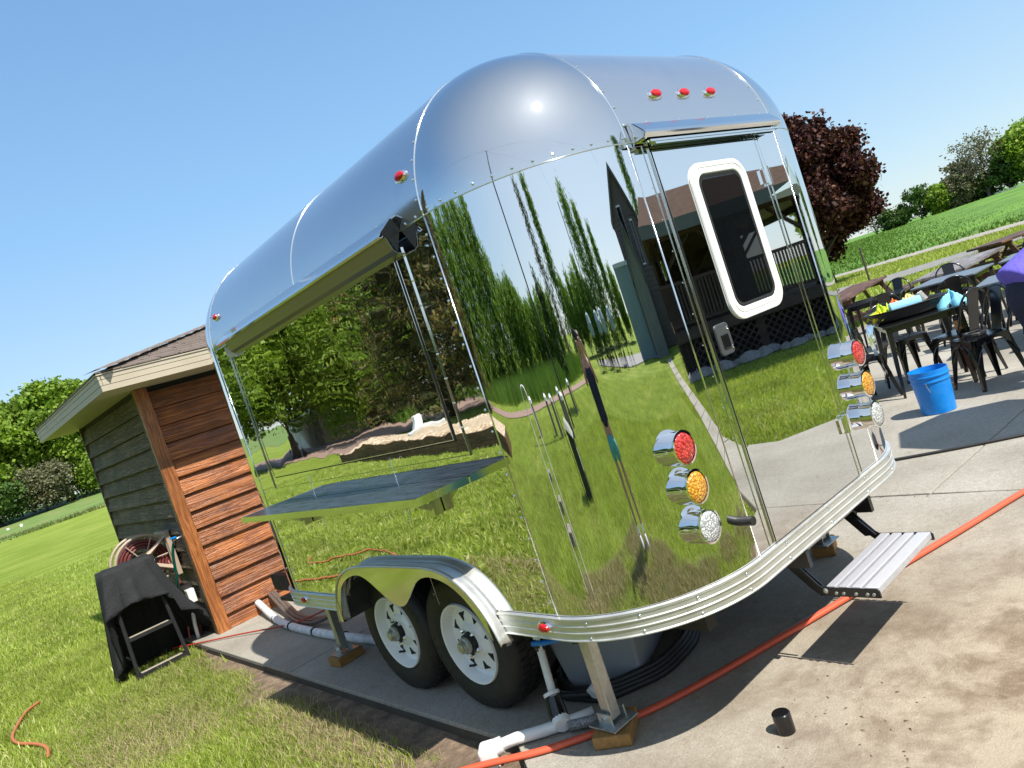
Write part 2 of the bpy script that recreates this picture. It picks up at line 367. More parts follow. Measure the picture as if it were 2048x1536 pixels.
mb = MB().prism([(1.75, 8.5)]+_L+[(1.1, 1.2), (1.6, .85), (2.0, .62), (2.7, .4), (3.3, .25), (3.9, .1), (3.9, 1), (2.4, 1.4), (1.95, 2.6)], GZ-.05, GZ+.006)
obj('soil_strip', mb, M_soil, kind='structure')
sheet('mulch_path', [(-15.4, 27), (-13.6, 20), (-13, 12), (-14.2, 6), (-15.6, 1), (-15.6, -6), (-13.5, -14), (-15.5, -14), (-17.4, -6), (-17.4, 1), (-16.2, 6), (-15, 12), (-15.8, 20), (-30, 48), (-12, 48), (-10, 26)], GZ+.02,
      noisy('mulch', (.22, .14, .11), (.36, .25, .2), 5, .95, coord='World', bmp=.04, detail=8))
sheet('patio', [(-1.5, -19.5), (5.5, -21), (8.8, -18.2), (9.2, -26), (-16, -26), (-14, -22)], GZ+.03, noisy('patio_pavers', (.2, .19, .18), (.3, .29, .28), 2, .9, coord='World'))

# pavement: sub-base (setting) with each poured slab as a part
pav = MB().prism([(1.69, 8.6), (1.69, 2.78), (1.47, 2.4), (1.55, 1.6), (2.2, .74), (3.63, .46), (4.47, .10), (5.2, -.6), (6.3, -1.1), (6.3, -.75), (7.0, -.4), (14, -.4), (14.5, 6.4), (11, 8), (4.6, 8.6), (1.69, 8.6)], -.16, -.022)
pav = obj('pavement', pav, noisy('joint_dirt', (.05, .04, .03), (.09, .075, .055), 8, .9), kind='structure')
G = .005
def slab(poly, label=None):
    cx = sum(p[0] for p in poly)/len(poly); cy = sum(p[1] for p in poly)/len(poly)
    q = []
    for x, y in poly:
        d = math.hypot(x-cx, y-cy); q.append((x-(x-cx)/d*G*1.3, y-(y-cy)/d*G*1.3))
    mb = MB().prism(q, -.12, 0.0); o = obj('concrete_slab', mb, M_conc, pav, bevel=.006); return o
slab([(1.69, 5.3), (1.69, 2.78), (1.47, 2.4), (1.55, 1.6), (2.2, .74), (3.63, .46), (4.47, .10), (4.56, 1.7), (4.62, 5.3)])
slab([(1.69, 5.3), (4.62, 5.3), (4.62, 8.4), (1.69, 8.4)])
slab([(4.56, 1.7), (4.47, .10), (5.2, -.6), (6.3, -1.1), (6.3, -.75), (7.0, -.4), (7.5, -.4), (7.5, 1.95), (4.58, 2.06)])
slab([(4.58, 2.06), (7.5, 1.95), (7.5, 5.2), (4.62, 5.3)])
slab([(7.5, -.4), (10.6, -.4), (10.6, 1.9), (7.5, 1.95)])
slab([(7.5, 1.95), (10.6, 1.9), (10.6, 5.15), (7.5, 5.2)])
slab([(10.6, -.4), (14, -.4), (14.2, 1.85), (10.6, 1.9)])
slab([(10.6, 1.9), (14.2, 1.85), (14.5, 6.4), (11, 8), (10.6, 8.1)])
slab([(4.62, 5.3), (7.5, 5.2), (10.6, 5.15), (10.6, 8.1), (4.62, 8.4)])
# walkway towards the lodge behind the viewpoint
L = [(5.2, -.6), (6.0, -2.3), (6.8, -4.4), (7.4, -7), (7.9, -10), (8.6, -13), (9.6, -16.5)]
Rr = [(6.3, -1.1), (7.3, -2.2), (8.0, -4.2), (8.6, -6.9), (9.1, -9.8), (9.9, -12.8), (11.1, -16.2)]
wk = obj('walkway', MB().prism(L+Rr[::-1], -.14, -.05), M_soil, kind='structure')
for i in range(len(L)-1):
    def lp(a, b, t): return (a[0]+(b[0]-a[0])*t, a[1]+(b[1]-a[1])*t)
    for t0, t1 in ((.01, .49), (.51, .99)):
        mb = MB().prism([lp(L[i], L[i+1], t0), lp(Rr[i], Rr[i+1], t0), lp(Rr[i], Rr[i+1], t1), lp(L[i], L[i+1], t1)], -.12, -.035)
        obj('walkway_slab', mb, M_conc, wk)

# ------------------------------------------------------------------ grass blades
def blades(name, P, h, wd, mt, lean=.45, simple=False):
    n = len(P); a = rng.uniform(0, 2*PI, n); hh = h*rng.uniform(.55, 1.25, n); ww = wd*rng.uniform(.7, 1.3, n)
    d = np.stack([np.cos(a), np.sin(a), np.zeros(n)], 1); b = rng.uniform(0, 2*PI, n); ln = hh*rng.uniform(.1, lean*2, n)
    t = np.stack([np.cos(b)*ln, np.sin(b)*ln, np.zeros(n)], 1)
    up = np.stack([np.zeros(n), np.zeros(n), hh], 1)
    V = np.empty((n, 5, 3)); V[:, 0] = P-d*ww[:, None]/2; V[:, 1] = P+d*ww[:, None]/2
    if simple:
        V = V[:, :3]; V[:, 2] = P+up*.97+t; return link(name, arr_mesh(name, V.reshape(-1, 3), np.arange(n*3).reshape(-1, 3)), mt, kind='stuff')
    mid = P+up*.6+t*.35; V[:, 2] = mid+d*ww[:, None]*.38; V[:, 3] = mid-d*ww[:, None]*.38; V[:, 4] = P+up*.97+t
    i = np.arange(n)[:, None]*5
    F = np.concatenate([i+[0, 1, 2], i+[0, 2, 3], i+[3, 2, 4]])
    return link(name, arr_mesh(name, V.reshape(-1, 3), F), mt, kind='stuff')
def vnoise(x, y, s, seed=0):
    r = np.random.default_rng(seed); T = r.random((64, 64)); u = x/s; v = y/s; i = np.floor(u).astype(int); j = np.floor(v).astype(int)
    fu = u-i; fv = v-j; fu = fu*fu*(3-2*fu); fv = fv*fv*(3-2*fv); g = lambda a, b: T[a % 64, b % 64]
    return (g(i, j)*(1-fu)+g(i+1, j)*fu)*(1-fv)+(g(i, j+1)*(1-fu)+g(i+1, j+1)*fu)*fv
def scatter(n, x0, x1, y0, y1): return rng.uniform(x0, x1, n), rng.uniform(y0, y1, n)
def inpoly(x, y, poly):
    c = np.zeros(len(x), bool); n = len(poly)
    for i in range(n):
        xa, ya = poly[i]; xb, yb = poly[(i+1) % n]
        k = ((ya > y) != (yb > y)) & (x < (xb-xa)*(y-ya)/((yb-ya) or 1e-9)+xa); c ^= k
    return c
PAVE = [(1.69, 8.6), (1.69, 2.78), (1.47, 2.4), (1.55, 1.6), (2.2, .74), (3.63, .46), (4.47, .10), (5.2, -.6), (6.0, -2.3), (6.8, -4.4), (7.4, -7), (7.9, -10), (8.6, -13), (9.6, -16.5), (11.1, -16.2), (9.9, -12.8), (9.1, -9.8), (8.6, -6.9), (8.0, -4.2), (7.3, -2.2), (6.3, -1.1), (6.3, -.75), (7, -.4), (14, -.4), (14.5, 6.4), (11, 8), (4.6, 8.6)]
def edge_bare(x, y):      # 0 = lush, 1 = bare: distance to the slab edge with patchy noise
    ex = np.where(y > 2.6, 1.69-x, np.hypot(np.maximum(0, 1.3-x), 0)+0)
    ex = np.where(y <= 2.6, np.abs((y-(1.9-.62*(x-.9)))/1.18), ex)
    nz = vnoise(x, y, .22, 1)*.6+vnoise(x, y, .6, 2)*.6
    wdt = np.where(y > 7.2, .03, np.where(y > 5.8, .22, .42+.25*np.clip((4.6-y)/2, 0, 1)))
    wdt = np.where(y > 8.6, 1e-4, wdt)
    return np.clip(1.25-(ex/wdt)*(.45+nz), 0, 1)
def grass_field(name, n, box, h, wd, mt, dens=None, z=GZ, dry=None, lean=.45, simple=False):
    x, y = scatter(n, *box); k = ~inpoly(x, y, PAVE)
    if dens is not None: k &= rng.random(n) < dens(x, y)
    x, y = x[k], y[k]; P = np.stack([x, y, np.full(len(x), z)], 1)
    return blades(name, P, h, wd, mt, lean, simple)
lush = lambda x, y: (1-edge_bare(x, y))*(.55+.45*vnoise(x, y, .35, 5))*(1-.55*np.clip((vnoise(x, y, .8, 9)-.35)*3, 0, 1)*((y < 6.2) & (y > 1.2) & (x > .2)))
drym = lambda x, y: np.clip((vnoise(x, y, .8, 9)-.25)*2.2+.12, 0, 1)*((x > -.3) & (y > .0))*np.clip((7.6-y)/2.2, 0, 1)*(1-edge_bare(x, y)**2)
front = lambda x, y: (x > .045*y-.25)
grass_field('lawn_grass', 230000, (-.2, 1.7, 2.6, 10.5), .048, .0040, M_blade, lambda x, y: lush(x, y)*front(x, y))
grass_field('dry_grass', 105000, (-.4, 1.7, 2.0, 7.6), .05, .004, M_straw, lambda x, y: drym(x, y), lean=.8)
grass_field('lawn_grass', 70000, (.2, 2.2, 10.5, 26), .045, .008, M_blade, lambda x, y: front(x, y)*.9)
grass_field('lawn_grass', 120000, (-5, .4, 2.5, 16), .07, .010, M_blade, lambda x, y: lush(x, y)*np.clip(1.6-np.hypot(x, y-6)/11, .25, 1))
grass_field('lawn_grass', 90000, (-7, 4.6, -7, 2.7), .07, .009, M_blade, lambda x, y: lush(x, y)*(1-.75*np.clip((vnoise(x, y, .5, 12)-.3)*3, 0, 1)*((y > -.6) & (x > -.6))))
def strip_rear(x, y): return ((y > -.9+.5*vnoise(x, y, .5, 3)) & (y < 2.6) & (x > -.9))*np.clip((vnoise(x, y, .5, 12)-.2)*3, .15, 1)
grass_field('dry_grass', 110000, (-1.2, 4.4, -1.0, 2.6), .055, .007, M_straw, strip_rear, lean=.9)
grass_field('lawn_grass', 60000, (6.5, 14, -8, -.4), .07, .012, M_blade, lambda x, y: np.ones_like(x)*.9, simple=True)
grass_field('lawn_grass', 90000, (11, 40, -2, 22), .10, .035, M_blade, lambda x, y: ((x > 14.2) | (y > 8))*(~inpoly(x, y, [(38, 45), (27.7, 11.8), (29.9, 8.0), (31, -20), (28.4, -20), (27.0, 7.6), (24.6, 10.3), (34, 45)]))*(~inpoly(x, y, [(47.5, 60), (41.2, 20.4), (39.4, 10.2), (36.5, -25), (33.0, -25), (35.9, 9.4), (37.7, 18.6), (44, 60)])), simple=True)
grass_field('meadow_grass', 40000, (2, 34, 76, 116), .30, .10, island('meadow_blade', [(0, (.07, .12, .02)), (.6, (.13, .2, .04)), (1, (.26, .2, .1))], .7, .2, (.12, .7, 1.2)), lambda x, y: (x < .3*y+2)*(vnoise(x, y, 3, 8) > .35)*1.0, z=GZ, simple=True)
grass_field('lawn_grass', 190000, (-13, 7.2, -15, 24), .075, .018, M_blade, lambda x, y: ((np.hypot(x-.5, y-3) > 3.5)*np.clip(1.25-np.hypot(x, y-3)/24, 0, 1))*(~inpoly(x, y, [(-15.5, -14), (-17.4, -6), (-17.4, 1), (-16.2, 6), (-15, 12), (-15.8, 20), (-13.6, 20), (-13, 12), (-14.2, 6), (-15.6, 1)])), simple=True)
# tall grass behind the path
x, y = scatter(60000, -42, -17.6, -22, 50); k = (vnoise(x, y, 6, 4) > .12); x, y = x[k], y[k]
blades('tall_grass', np.stack([x, y, np.full(len(x), GZ)], 1), .85, .06, M_tall, .3, simple=True)
x, y = scatter(60000, 38.5, 104, 4, 62); k = (x > 39.0+.16*np.maximum(0, y-10))&(y < x*.62)&(y > x*.2); x, y = x[k], y[k]; zz = np.interp(x, (46, 100), (0, 1.1))
blades('crop_grass', np.stack([x, y, GZ+zz*.9], 1), .24, .13, island('crop_blade', [(0, (.08, .16, .018)), (1, (.12, .22, .03))], .6, .3, (.06, .8, 1.15)), .6, simple=True)

# ================================================================== TRAILER
XS, YR, R, ZB, ZT, WD, LF = 1.690, 1.658, .547, 2.192, .629, 2.135, 2.98
X1, X2, XR = XS+R, XS+WD-R, XS+WD; Y1, Y2 = YR+R, YR+LF; YF = Y2+R
TR = thing('food_trailer', 'polished mirror-finish silver food trailer parked on the concrete', 'food trailer', (XS, YR, 0))
NS = 64
def cylpanel(name, cx, cy, a0, z0, z1, mt):
    f = lambda u, v: (cx+R*math.cos(a0+u*PI/2), cy+R*math.sin(a0+u*PI/2), z0+(z1-z0)*v)
    return obj(name, MB().grid(f, NS, 2), mt, TR, smooth=True)
def flat(name, p0, p1, z0, z1, mt, out, th=0):
    f = lambda u, v: (p0[0]+(p1[0]-p0[0])*u, p0[1]+(p1[1]-p0[1])*u, z0+(z1-z0)*v)
    return obj(name, MB().grid(f, 2, 2), mt, TR)
cylpanel('corner_panel', X1, Y1, PI, ZT, ZB, M_mir); cylpanel('corner_panel', X2, Y1, 1.5*PI, ZT, ZB, M_mir)
cylpanel('corner_panel', X2, Y2, 0, ZT, ZB, M_mir); cylpanel('corner_panel', X1, Y2, .5*PI, ZT, ZB, M_mir)
flat('rear_panel', (X1, YR), (X2, YR), ZT, ZB, M_mir, 0); flat('front_panel', (X1, YF), (X2, YF), ZT, ZB, M_mir, 0)
def arch_z(y):
    for (ya, za), (yb, zb) in zip(outer, outer[1:]):
        if yb <= y <= ya: return max(ZT, za+(zb-za)*(ya-y)/(ya-yb)-.055)
    return ZT
outer = [(4.015, .50), (3.99, .60), (3.93, .70), (3.83, .775), (3.70, .818), (3.55, .832), (3.3, .836), (3.05, .836), (2.92, .834), (2.80, .812), (2.70, .765), (2.62, .69), (2.565, .60), (2.535, .505)]
def sidewall(x):
    f = lambda u, v: (x, Y1+(Y2-Y1)*u, arch_z(Y1+(Y2-Y1)*u)+(ZB-arch_z(Y1+(Y2-Y1)*u))*v)
    obj('side_panel', MB().grid(f, 120, 2), M_side, TR)
sidewall(XS); sidewall(XR)
def dome(cx, cy, a0):
    f = lambda u, v: (cx+R*math.cos(v*PI/2)*math.cos(a0+u*PI/2), cy+R*math.cos(v*PI/2)*math.sin(a0+u*PI/2), ZB+R*math.sin(v*PI/2))
    obj('roof_corner_dome', MB().grid(f, NS, NS), M_dome, TR, smooth=True)
for cx, cy, a0 in ((X1, Y1, PI), (X2, Y1, 1.5*PI), (X2, Y2, 0), (X1, Y2, .5*PI)): dome(cx, cy, a0)
def roofy(cx, sgn, y0, y1):
    f = lambda u, v: (cx+sgn*R*math.cos(u*PI/2), y0+(y1-y0)*v, ZB+R*math.sin(u*PI/2))
    obj('roof_side_panel', MB().grid(f, NS, 2), M_roof, TR, smooth=True)
for s_, cx in ((-1, X1), (1, X2)): roofy(cx, s_, Y1, 3.36); roofy(cx, s_, 3.36, Y2)
for s_, cy in ((-1, Y1), (1, Y2)):
    f = lambda u, v: (X1+(X2-X1)*v, cy+s_*R*math.cos(u*PI/2), ZB+R*math.sin(u*PI/2))
    obj('roof_end_panel', MB().grid(f, NS, 2), M_roof, TR, smooth=True)
obj('roof_top', MB().grid(lambda u, v: (X1+(X2-X1)*u, Y1+(Y2-Y1)*v, ZB+R+.012*math.sin(u*PI)), 16, 4), M_roof, TR, smooth=True)
# seam strips
def strip(name, pts, w=.004, mt=M_seam): return obj(name, MB().tube(pts, w, 6), mt, TR, smooth=True)
arcS = lambda y: [(X1-(R+.001)*math.cos(t), y, ZB+(R+.001)*math.sin(t)) for t in np.linspace(0, PI/2, 40)]
arcE = lambda x: [(x, Y1-(R+.001)*math.cos(t), ZB+(R+.001)*math.sin(t)) for t in np.linspace(0, PI/2, 40)]
for a in (arcS(Y1), arcS(3.36), arcS(Y2), arcE(X1), arcE(X2)): strip('seam_strip', a, .0032)
belt = [(XS-.001, Y2, ZB), (XS-.001, Y1, ZB)]+[(X1-(R+.001)*math.cos(t), Y1-(R+.001)*math.sin(t), ZB) for t in np.linspace(0, PI/2, 40)]+[(X2, YR-.001, ZB)]+[(X2+(R+.001)*math.sin(t), Y1-(R+.001)*math.cos(t), ZB) for t in np.linspace(0, PI/2, 30)]
strip('seam_strip', belt, .0024)
for p in ((XS, Y1), (XS, Y2), (X1+.0, YR), (X2+.0, YR), (XR, Y1)): strip('seam_strip', [(p[0]-.001*(p[0] == XS), p[1]-.001, ZT), (p[0]-.001*(p[0] == XS), p[1]-.001, ZB)], .0024)
for yy in (3.02, 3.92): strip('seam_strip', [(XS+.0005, yy, ZT), (XS+.0005, yy, 1.34)], .0016)
# rivets
rv = MB()
def rivet(p, n, r=.006):
    n = Vector(n).normalized(); M_ = n.to_track_quat('Z', 'Y').to_matrix().to_4x4(); M_.translation = Vector(p)
    rv.lathe([(r, 0), (r*.8, r*.45), (r*.25, r*.7)], 7, M_)
for z in np.arange(.68, 2.15, .085):
    rivet((XS, Y1+.02, z), (-1, 0, 0)); rivet((XS, Y2-.02, z), (-1, 0, 0))
for yy in (3.035, 3.935):
    for z in np.arange(.68, 1.3, .09): rivet((XS, yy, z), (-1, 0, 0), .0035)
for z in np.arange(1.4, 2.15, .1): rivet((XS, 2.395, z), (-1, 0, 0), .0045); rivet((XS, 4.45, z), (-1, 0, 0), .0045)
for t in np.arange(.12, PI/2, .14):
    c, s_ = math.cos(t), math.sin(t)
    for yy in (Y1+.018, Y2-.018): rivet((X1-R*c, yy, ZB+R*s_), (-c, 0, s_))
    for xx in (X1+.018, X2-.018): rivet((xx, Y1-R*c, ZB+R*s_), (0, -c, s_))
for t in np.arange(.06, PI/2, .135):
    c, s_ = math.cos(t), math.sin(t); rivet((X1-R*c, Y1-R*s_, ZB+.018), (-c, -s_, 0))
for yy in np.arange(Y1+.05, 2.42, .075): rivet((XS, yy, ZB+.012), (-1, 0, 0))
for z in np.arange(.7, 2.1, .12): rivet((2.30, YR, z), (0, -1, 0), .003)
obj('rivets', rv, M_chrome, TR, smooth=True, kind='stuff')
# ribbed bottom trim
prof = [(.0, 0), (.016, 0), (.016, .004), (.011, .008), (.011, .030), (.015, .033), (.015, .036), (.011, .039), (.011, .058), (.015, .061), (.015, .064), (.011, .067), (.011, .086), (.016, .092), (.016, .098), (.0, .101)]
def perim(off, n=40):
    P = []
    P += [(XS-off, Y2), (XS-off, Y1)]
    P += [(X1-(R+off)*math.cos(t), Y1-(R+off)*math.sin(t)) for t in np.linspace(0, PI/2, n)][1:]
    P += [(X2+(R+off)*math.sin(t), Y1-(R+off)*math.cos(t)) for t in np.linspace(0, PI/2, n)]
    P += [(X2+(R+off)*math.cos(t), Y2+(R+off)*math.sin(t)) for t in np.linspace(0, PI/2, n)]
    P += [(X1-(R+off)*math.sin(t), Y2+(R+off)*math.cos(t)) for t in np.linspace(0, PI/2, n)]
    return P[:-1]
mb = MB(); rows = [[(x, y, .536+dz*.9) for x, y in perim(o_)] for o_, dz in prof]; n = len(rows[0])
for r_ in rows: mb.v += r_
FENY0, FENY1 = 2.57, 3.99
for i in range(len(rows)-1):
    for k in range(n):
        a = i*n+k; b = i*n+(k+1) % n
        if k == 0: continue
        mb.f.append((a, b, b+n, a+n))
o = obj('base_trim', mb, M_trim, TR, smooth=2)
for ya, yb in ((Y2, FENY1), (FENY0, Y1)):
    mb = MB()
    for o_, dz in prof: mb.v += [(XS-o_, ya, .536+dz*.9), (XS-o_, yb, .536+dz*.9)]
    for i in range(len(prof)-1): mb.f.append((2*i, 2*i+1, 2*i+3, 2*i+2))
    obj('base_trim', mb, M_trim, TR)
mb = MB(); rv = MB()
for t in (.25, .62, 1.0, 1.38):
    c, s_ = math.cos(t), math.sin(t)
    for z in (.548, .607): rivet((X1-(R+.012)*c, Y1-(R+.012)*s_, z), (-c, -s_, 0), .007)
for xx in (2.4, 2.75, 3.1):
    for z in (.548, .607): rivet((xx, YR-.012, z), (0, -1, 0), .007)
for t in (.2, .6): 
    c, s_ = math.cos(t), math.sin(t)
    for z in (.548, .607): rivet((X2+(R+.012)*s_, Y1-(R+.012)*c, z), (s_, -c, 0), .007)
obj('trim_bolts', rv, M_seam, TR, smooth=True, kind='stuff')
# lower skin behind wheels: cut wall bottom handled by dark wheel well
fb = MB().prism([p for p in perim(-.02, 10) if p[1] <= Y1+.001]+[(XR-.02, 2.55), (3.40, 2.55), (2.13, 2.55), (XS+.02, 2.55)], .537, .56)
fb.prism([(2.13, 2.55), (3.40, 2.55), (3.40, 4.0), (2.13, 4.0)], .537, .56).box(XS+.02, XR-.02, 4.0, Y2+.4, .537, .56)
obj('floor_underside', fb, M_dark, TR)
for xx in (2.12, 3.35): obj('chassis_rail', MB().box(xx, xx+.06, 1.9, 6.3, .37, .50), M_dark, TR)
for yy in (1.95, 2.6, 4.5): obj('cross_member', MB().box(2.18, 3.35, yy, yy+.06, .40, .49), M_dark, TR)
obj('wheel_well', MB().box(2.125, 2.13, 2.54, 4.02, .45, .86).box(XS+.004, 2.125, 2.54, 4.02, .855, .86).box(XS+.004, 2.125, 2.54, 2.545, .5, .855).box(XS+.004, 2.125, 4.015, 4.02, .5, .855), M_dark, TR)
obj('wheel_well', MB().box(3.385, 3.39, 2.54, 4.02, .45, .86).box(3.39, XR-.004, 2.54, 4.02, .855, .86), M_dark, TR)
for yy in (3.13, 3.84): obj('axle', MB().tube([(1.9, yy, .345), (3.6, yy, .345)], .04, 10), M_dark, TR, smooth=True)
obj('leaf_spring', MB().tube([(2.12, 2.75, .44), (2.12, 3.13, .39), (2.12, 3.48, .45), (2.12, 3.84, .39), (2.12, 4.2, .44)], .03, 6, flat=.6), M_dark, TR)

# wheels ------------------------------------------------------------
def wheel(cx, cy, side):
    S = Matrix.Rotation(-PI/2*side, 4, 'Y'); Mx = Matrix.Translation((cx, cy, .345)) @ S     # local z -> outboard
    wb = MB().lathe([(.208, .0), (.205, .012), (.196, .010), (.188, -.012), (.186, -.045), (.165, -.052), (.158, -.040), (.13, -.030), (.095, -.032), (.085, -.02), (.055, -.015), (.052, -.03), (.05, -.12), (.19, -.12)], 48, Mx, close=False)
    w_ = obj('wheel', wb, M_rim, TR, smooth=2)
    tp = [(.200, -.17), (.235, -.186), (.30, -.19), (.327, -.178), (.342, -.16), (.345, -.09), (.342, -.02), (.327, .006), (.30, .016), (.262, .014), (.235, .012), (.222, .004), (.204, .0)]
    obj('tyre', MB().lathe(tp, 64, Mx, close=False), M_tyre, w_, smooth=True)
    tb = MB()
    for i in range(56):
        a = 2*PI*i/56
        for z0, z1, of in ((-.165, -.125, 0), (-.118, -.075, .5), (-.068, -.025, 0)):
            M2 = Mx @ Matrix.Rotation(a+of*2*PI/56, 4, 'Z'); tb.box(.343, .3495, -.014, .014, z0, z1, M2)
    obj('tread_blocks', tb, M_tyre, w_, kind='stuff')
    lt = MB()
    for i in range(40):       # raised sidewall ribs (unreadable moulding)
        a = 2*PI*i/40
        if i % 10 < 5: lt.box(.285, .300, -.006, .006, .0158, .0175, Mx @ Matrix.Rotation(a, 4, 'Z'))
    obj('sidewall_moulding', lt, M_tyre, w_, kind='stuff')
    hb = MB()
    for i in range(8):
        M2 = Mx @ Matrix.Rotation(2*PI*(i+.3)/8, 4, 'Z')
        vs = [M2 @ Vector(p) for p in ((.106, 0, -.0285), (.148, -.027, -.036), (.148, .027, -.036))]
        b_ = MB().add([v+(M2.to_3x3() @ Vector((0, 0, .0035))) for v in vs]+[v-(M2.to_3x3() @ Vector((0, 0, .004))) for v in vs], [(0, 1, 2), (3, 5, 4), (0, 1, 4, 3), (1, 2, 5, 4), (2, 0, 3, 5)])
        obj('vent_opening', b_, M_gap, w_)
    obj('hub', MB().lathe([(.042, -.02), (.042, .03), (.034, .034), (.030, .05), (.0, .052)], 20, Mx), M_galv, w_, smooth=2)
    obj('hub_plug', MB().lathe([(.024, .052), (.022, .056)], 14, Mx), M_galv, w_)
    obj('hub_ring', MB().lathe([(.052, -.026), (.050, .012), (.043, .014)], 20, Mx, close=False), M_blackm, w_)
    for i in range(5):
        M2 = Mx @ Matrix.Rotation(2*PI*i/5+.5, 4, 'Z') @ Matrix.Translation((.068, 0, -.02))
        obj('lug_nut', MB().lathe([(.012, 0), (.0115, .022), (.006, .028)], 6, M2), M_chrome, w_)
    M2 = Mx @ Matrix.Rotation(2.6, 4, 'Z') @ Matrix.Translation((.172, 0, -.045)) @ Matrix.Rotation(-.5, 4, 'Y')
    obj('valve_stem', MB().lathe([(.007, 0), (.006, .04)], 8, M2), M_blackm, w_)
for cy in (3.145, 3.838): wheel(1.845, cy, 1); wheel(3.72, cy, -1)
# fender --------------------------------------------------------------
outer = [(4.015, .50), (3.99, .60), (3.93, .70), (3.83, .775), (3.70, .818), (3.55, .832), (3.3, .836), (3.05, .836), (2.92, .834), (2.80, .812), (2.70, .765), (2.62, .69), (2.565, .60), (2.535, .505)]
inner = [(3.965, .53), (3.93, .62), (3.87, .70), (3.78, .755), (3.68, .782), (3.60, .786), (3.53, .765), (3.45, .715), (3.38, .668), (3.32, .640), (3.27, .632), (3.225, .64), (3.18, .665), (3.12, .715), (3.05, .765), (2.98, .79), (2.90, .793), (2.80, .768), (2.72, .72), (2.65, .64), (2.60, .55), (2.588, .505)]
fx = 1.63
mb = MB()
import itertools
def resample(P, n):
    P = [Vector(p) for p in P]; d = [0]
    for i in range(1, len(P)): d.append(d[-1]+(P[i]-P[i-1]).length)
    out = []
    for k in range(n):
        t = d[-1]*k/(n-1); i = max(j for j in range(len(d)) if d[j] <= t+1e-9); i = min(i, len(P)-2)
        out.append(P[i].lerp(P[i+1], (t-d[i])/max(1e-9, d[i+1]-d[i])))
    return out
def smoothp(P, it=2):
    for _ in range(it):
        Q = [P[0]]
        for a, b in zip(P, P[1:]): Q += [tuple(Vector(a).lerp(Vector(b), .25)), tuple(Vector(a).lerp(Vector(b), .75))]
        Q.append(P[-1]); P = Q
    return P
O = resample(smoothp(outer), 80); I = resample(smoothp(inner), 80)
# skirt faces matched by y so the teardrop stays a plate
from bisect import bisect
def z_at(P, y):
    for a, b in zip(P, P[1:]):
        if min(a.x, b.x) <= y <= max(a.x, b.x) and abs(a.x-b.x) > 1e-6: return a.y+(b.y-a.y)*(y-a.x)/(b.x-a.x)
    return None
ys = list(np.linspace(3.962, 2.592, 90))
for y in ys:
    zo = z_at(O, y) or .8; zi = z_at(I, y) or .55
    mb.v += [(fx, y, zo-.001), (fx, y, min(zi, zo-.02))]
for i in range(len(ys)-1): mb.f.append((2*i, 2*i+1, 2*i+3, 2*i+2))
mb.add([(fx, 4.013, .505), (fx, 3.99, .6), (fx, 3.962, .66), (fx, 3.962, .505)], [(0, 1, 2, 3)])
fd = obj('fender', mb, M_gutter, TR)
sd = fd.modifiers.new('s', 'SOLIDIFY'); sd.thickness = .004
mb = MB(); cs = [(.0, .0), (.008, .005), (.022, .004), (.036, 0), (.052, -.004), (.068, -.002)]
for p in O:
    for dx, dz in cs: mb.v.append((fx-.008+dx, p.x, p.y+dz*1.5))
for i in range(len(O)-1):
    for k in range(len(cs)-1): a = i*len(cs)+k; mb.f.append((a, a+1, a+1+len(cs), a+len(cs)))
fr = obj('fender_rim', mb, M_trim, fd, smooth=True); s2 = fr.modifiers.new('s', 'SOLIDIFY'); s2.thickness = .006
mb = MB()
for p in O:
    for dx in (.0, .21): mb.v.append((fx+.02+dx, p.x, p.y-.012))
for i in range(len(O)-1): mb.f.append((2*i, 2*i+1, 2*i+3, 2*i+2))
fl = obj('fender_liner', mb, M_dark, fd, smooth=True)
# hatch, frame, gutter ----------------------------------------------------
hy0, hy1, hz0, hz1 = 2.475, 4.365, 1.362, 2.135
obj('hatch_gap', MB().box(XS-.002, XS+.002, hy0-.009, hy1+.006, hz0-.010, hz1), M_gap, TR)
hp = obj('serving_hatch', MB().grid(lambda u, v: (XS-.006, hy0+(hy1-hy0)*u, hz0+(hz1-hz0)*v), 3, 3), M_hatch, TR)
fm = MB()
for a, b in (((hy0-.075, hz0-.075), (hy1+.06, hz0-.072)), ((hy0-.075, hz0-.075), (hy0-.072, hz1)), ((hy1+.057, hz0-.075), (hy1+.06, hz1))):
    fm.box(XS-.006, XS+.001, a[0], b[0], a[1], b[1])
for a, b in (((hy0-.004, hz0-.004), (hy1+.004, hz0)), ((hy0-.004, hz0), (hy0, hz1)), ((hy1, hz0), (hy1+.004, hz1))):
    fm.box(XS-.008, XS+.001, a[0], b[0], a[1], b[1])
obj('hatch_frame', fm, M_seam, TR)
gp = [(XS-.001, 2.262), (1.664, 2.246), (1.600, 2.192), (1.590, 2.178), (1.602, 2.182), (1.650, 2.222), (XS-.001, 2.235)]
gp = [(XS-.001, 2.255), (1.662, 2.246), (1.598, 2.196), (1.586, 2.182), (1.600, 2.176), (1.612, 2.186)]
lip = [(1.612, 2.186), (1.618, 2.188), (1.622, 2.128), (1.634, 2.112), (XS-.006, 2.105)]
gt = MB(); ya, yb = 2.375, 4.30
for (x_, z_) in gp: gt.v += [(x_, ya, z_), (x_, yb, z_)]
for i in range(len(gp)-1): gt.f.append((2*i, 2*i+1, 2*i+3, 2*i+2))
g_ = obj('rain_gutter', gt, M_gutter, TR); s2 = g_.modifiers.new('s', 'SOLIDIFY'); s2.thickness = .003
gt = MB()
for (x_, z_) in [(1.614, 2.180), (1.620, 2.172), (1.634, 2.125), (1.650, 2.112), (XS-.007, 2.106)]: gt.v += [(x_, ya, z_), (x_, yb-.07, z_)]
for i in range(4): gt.f.append((2*i, 2*i+1, 2*i+3, 2*i+2))
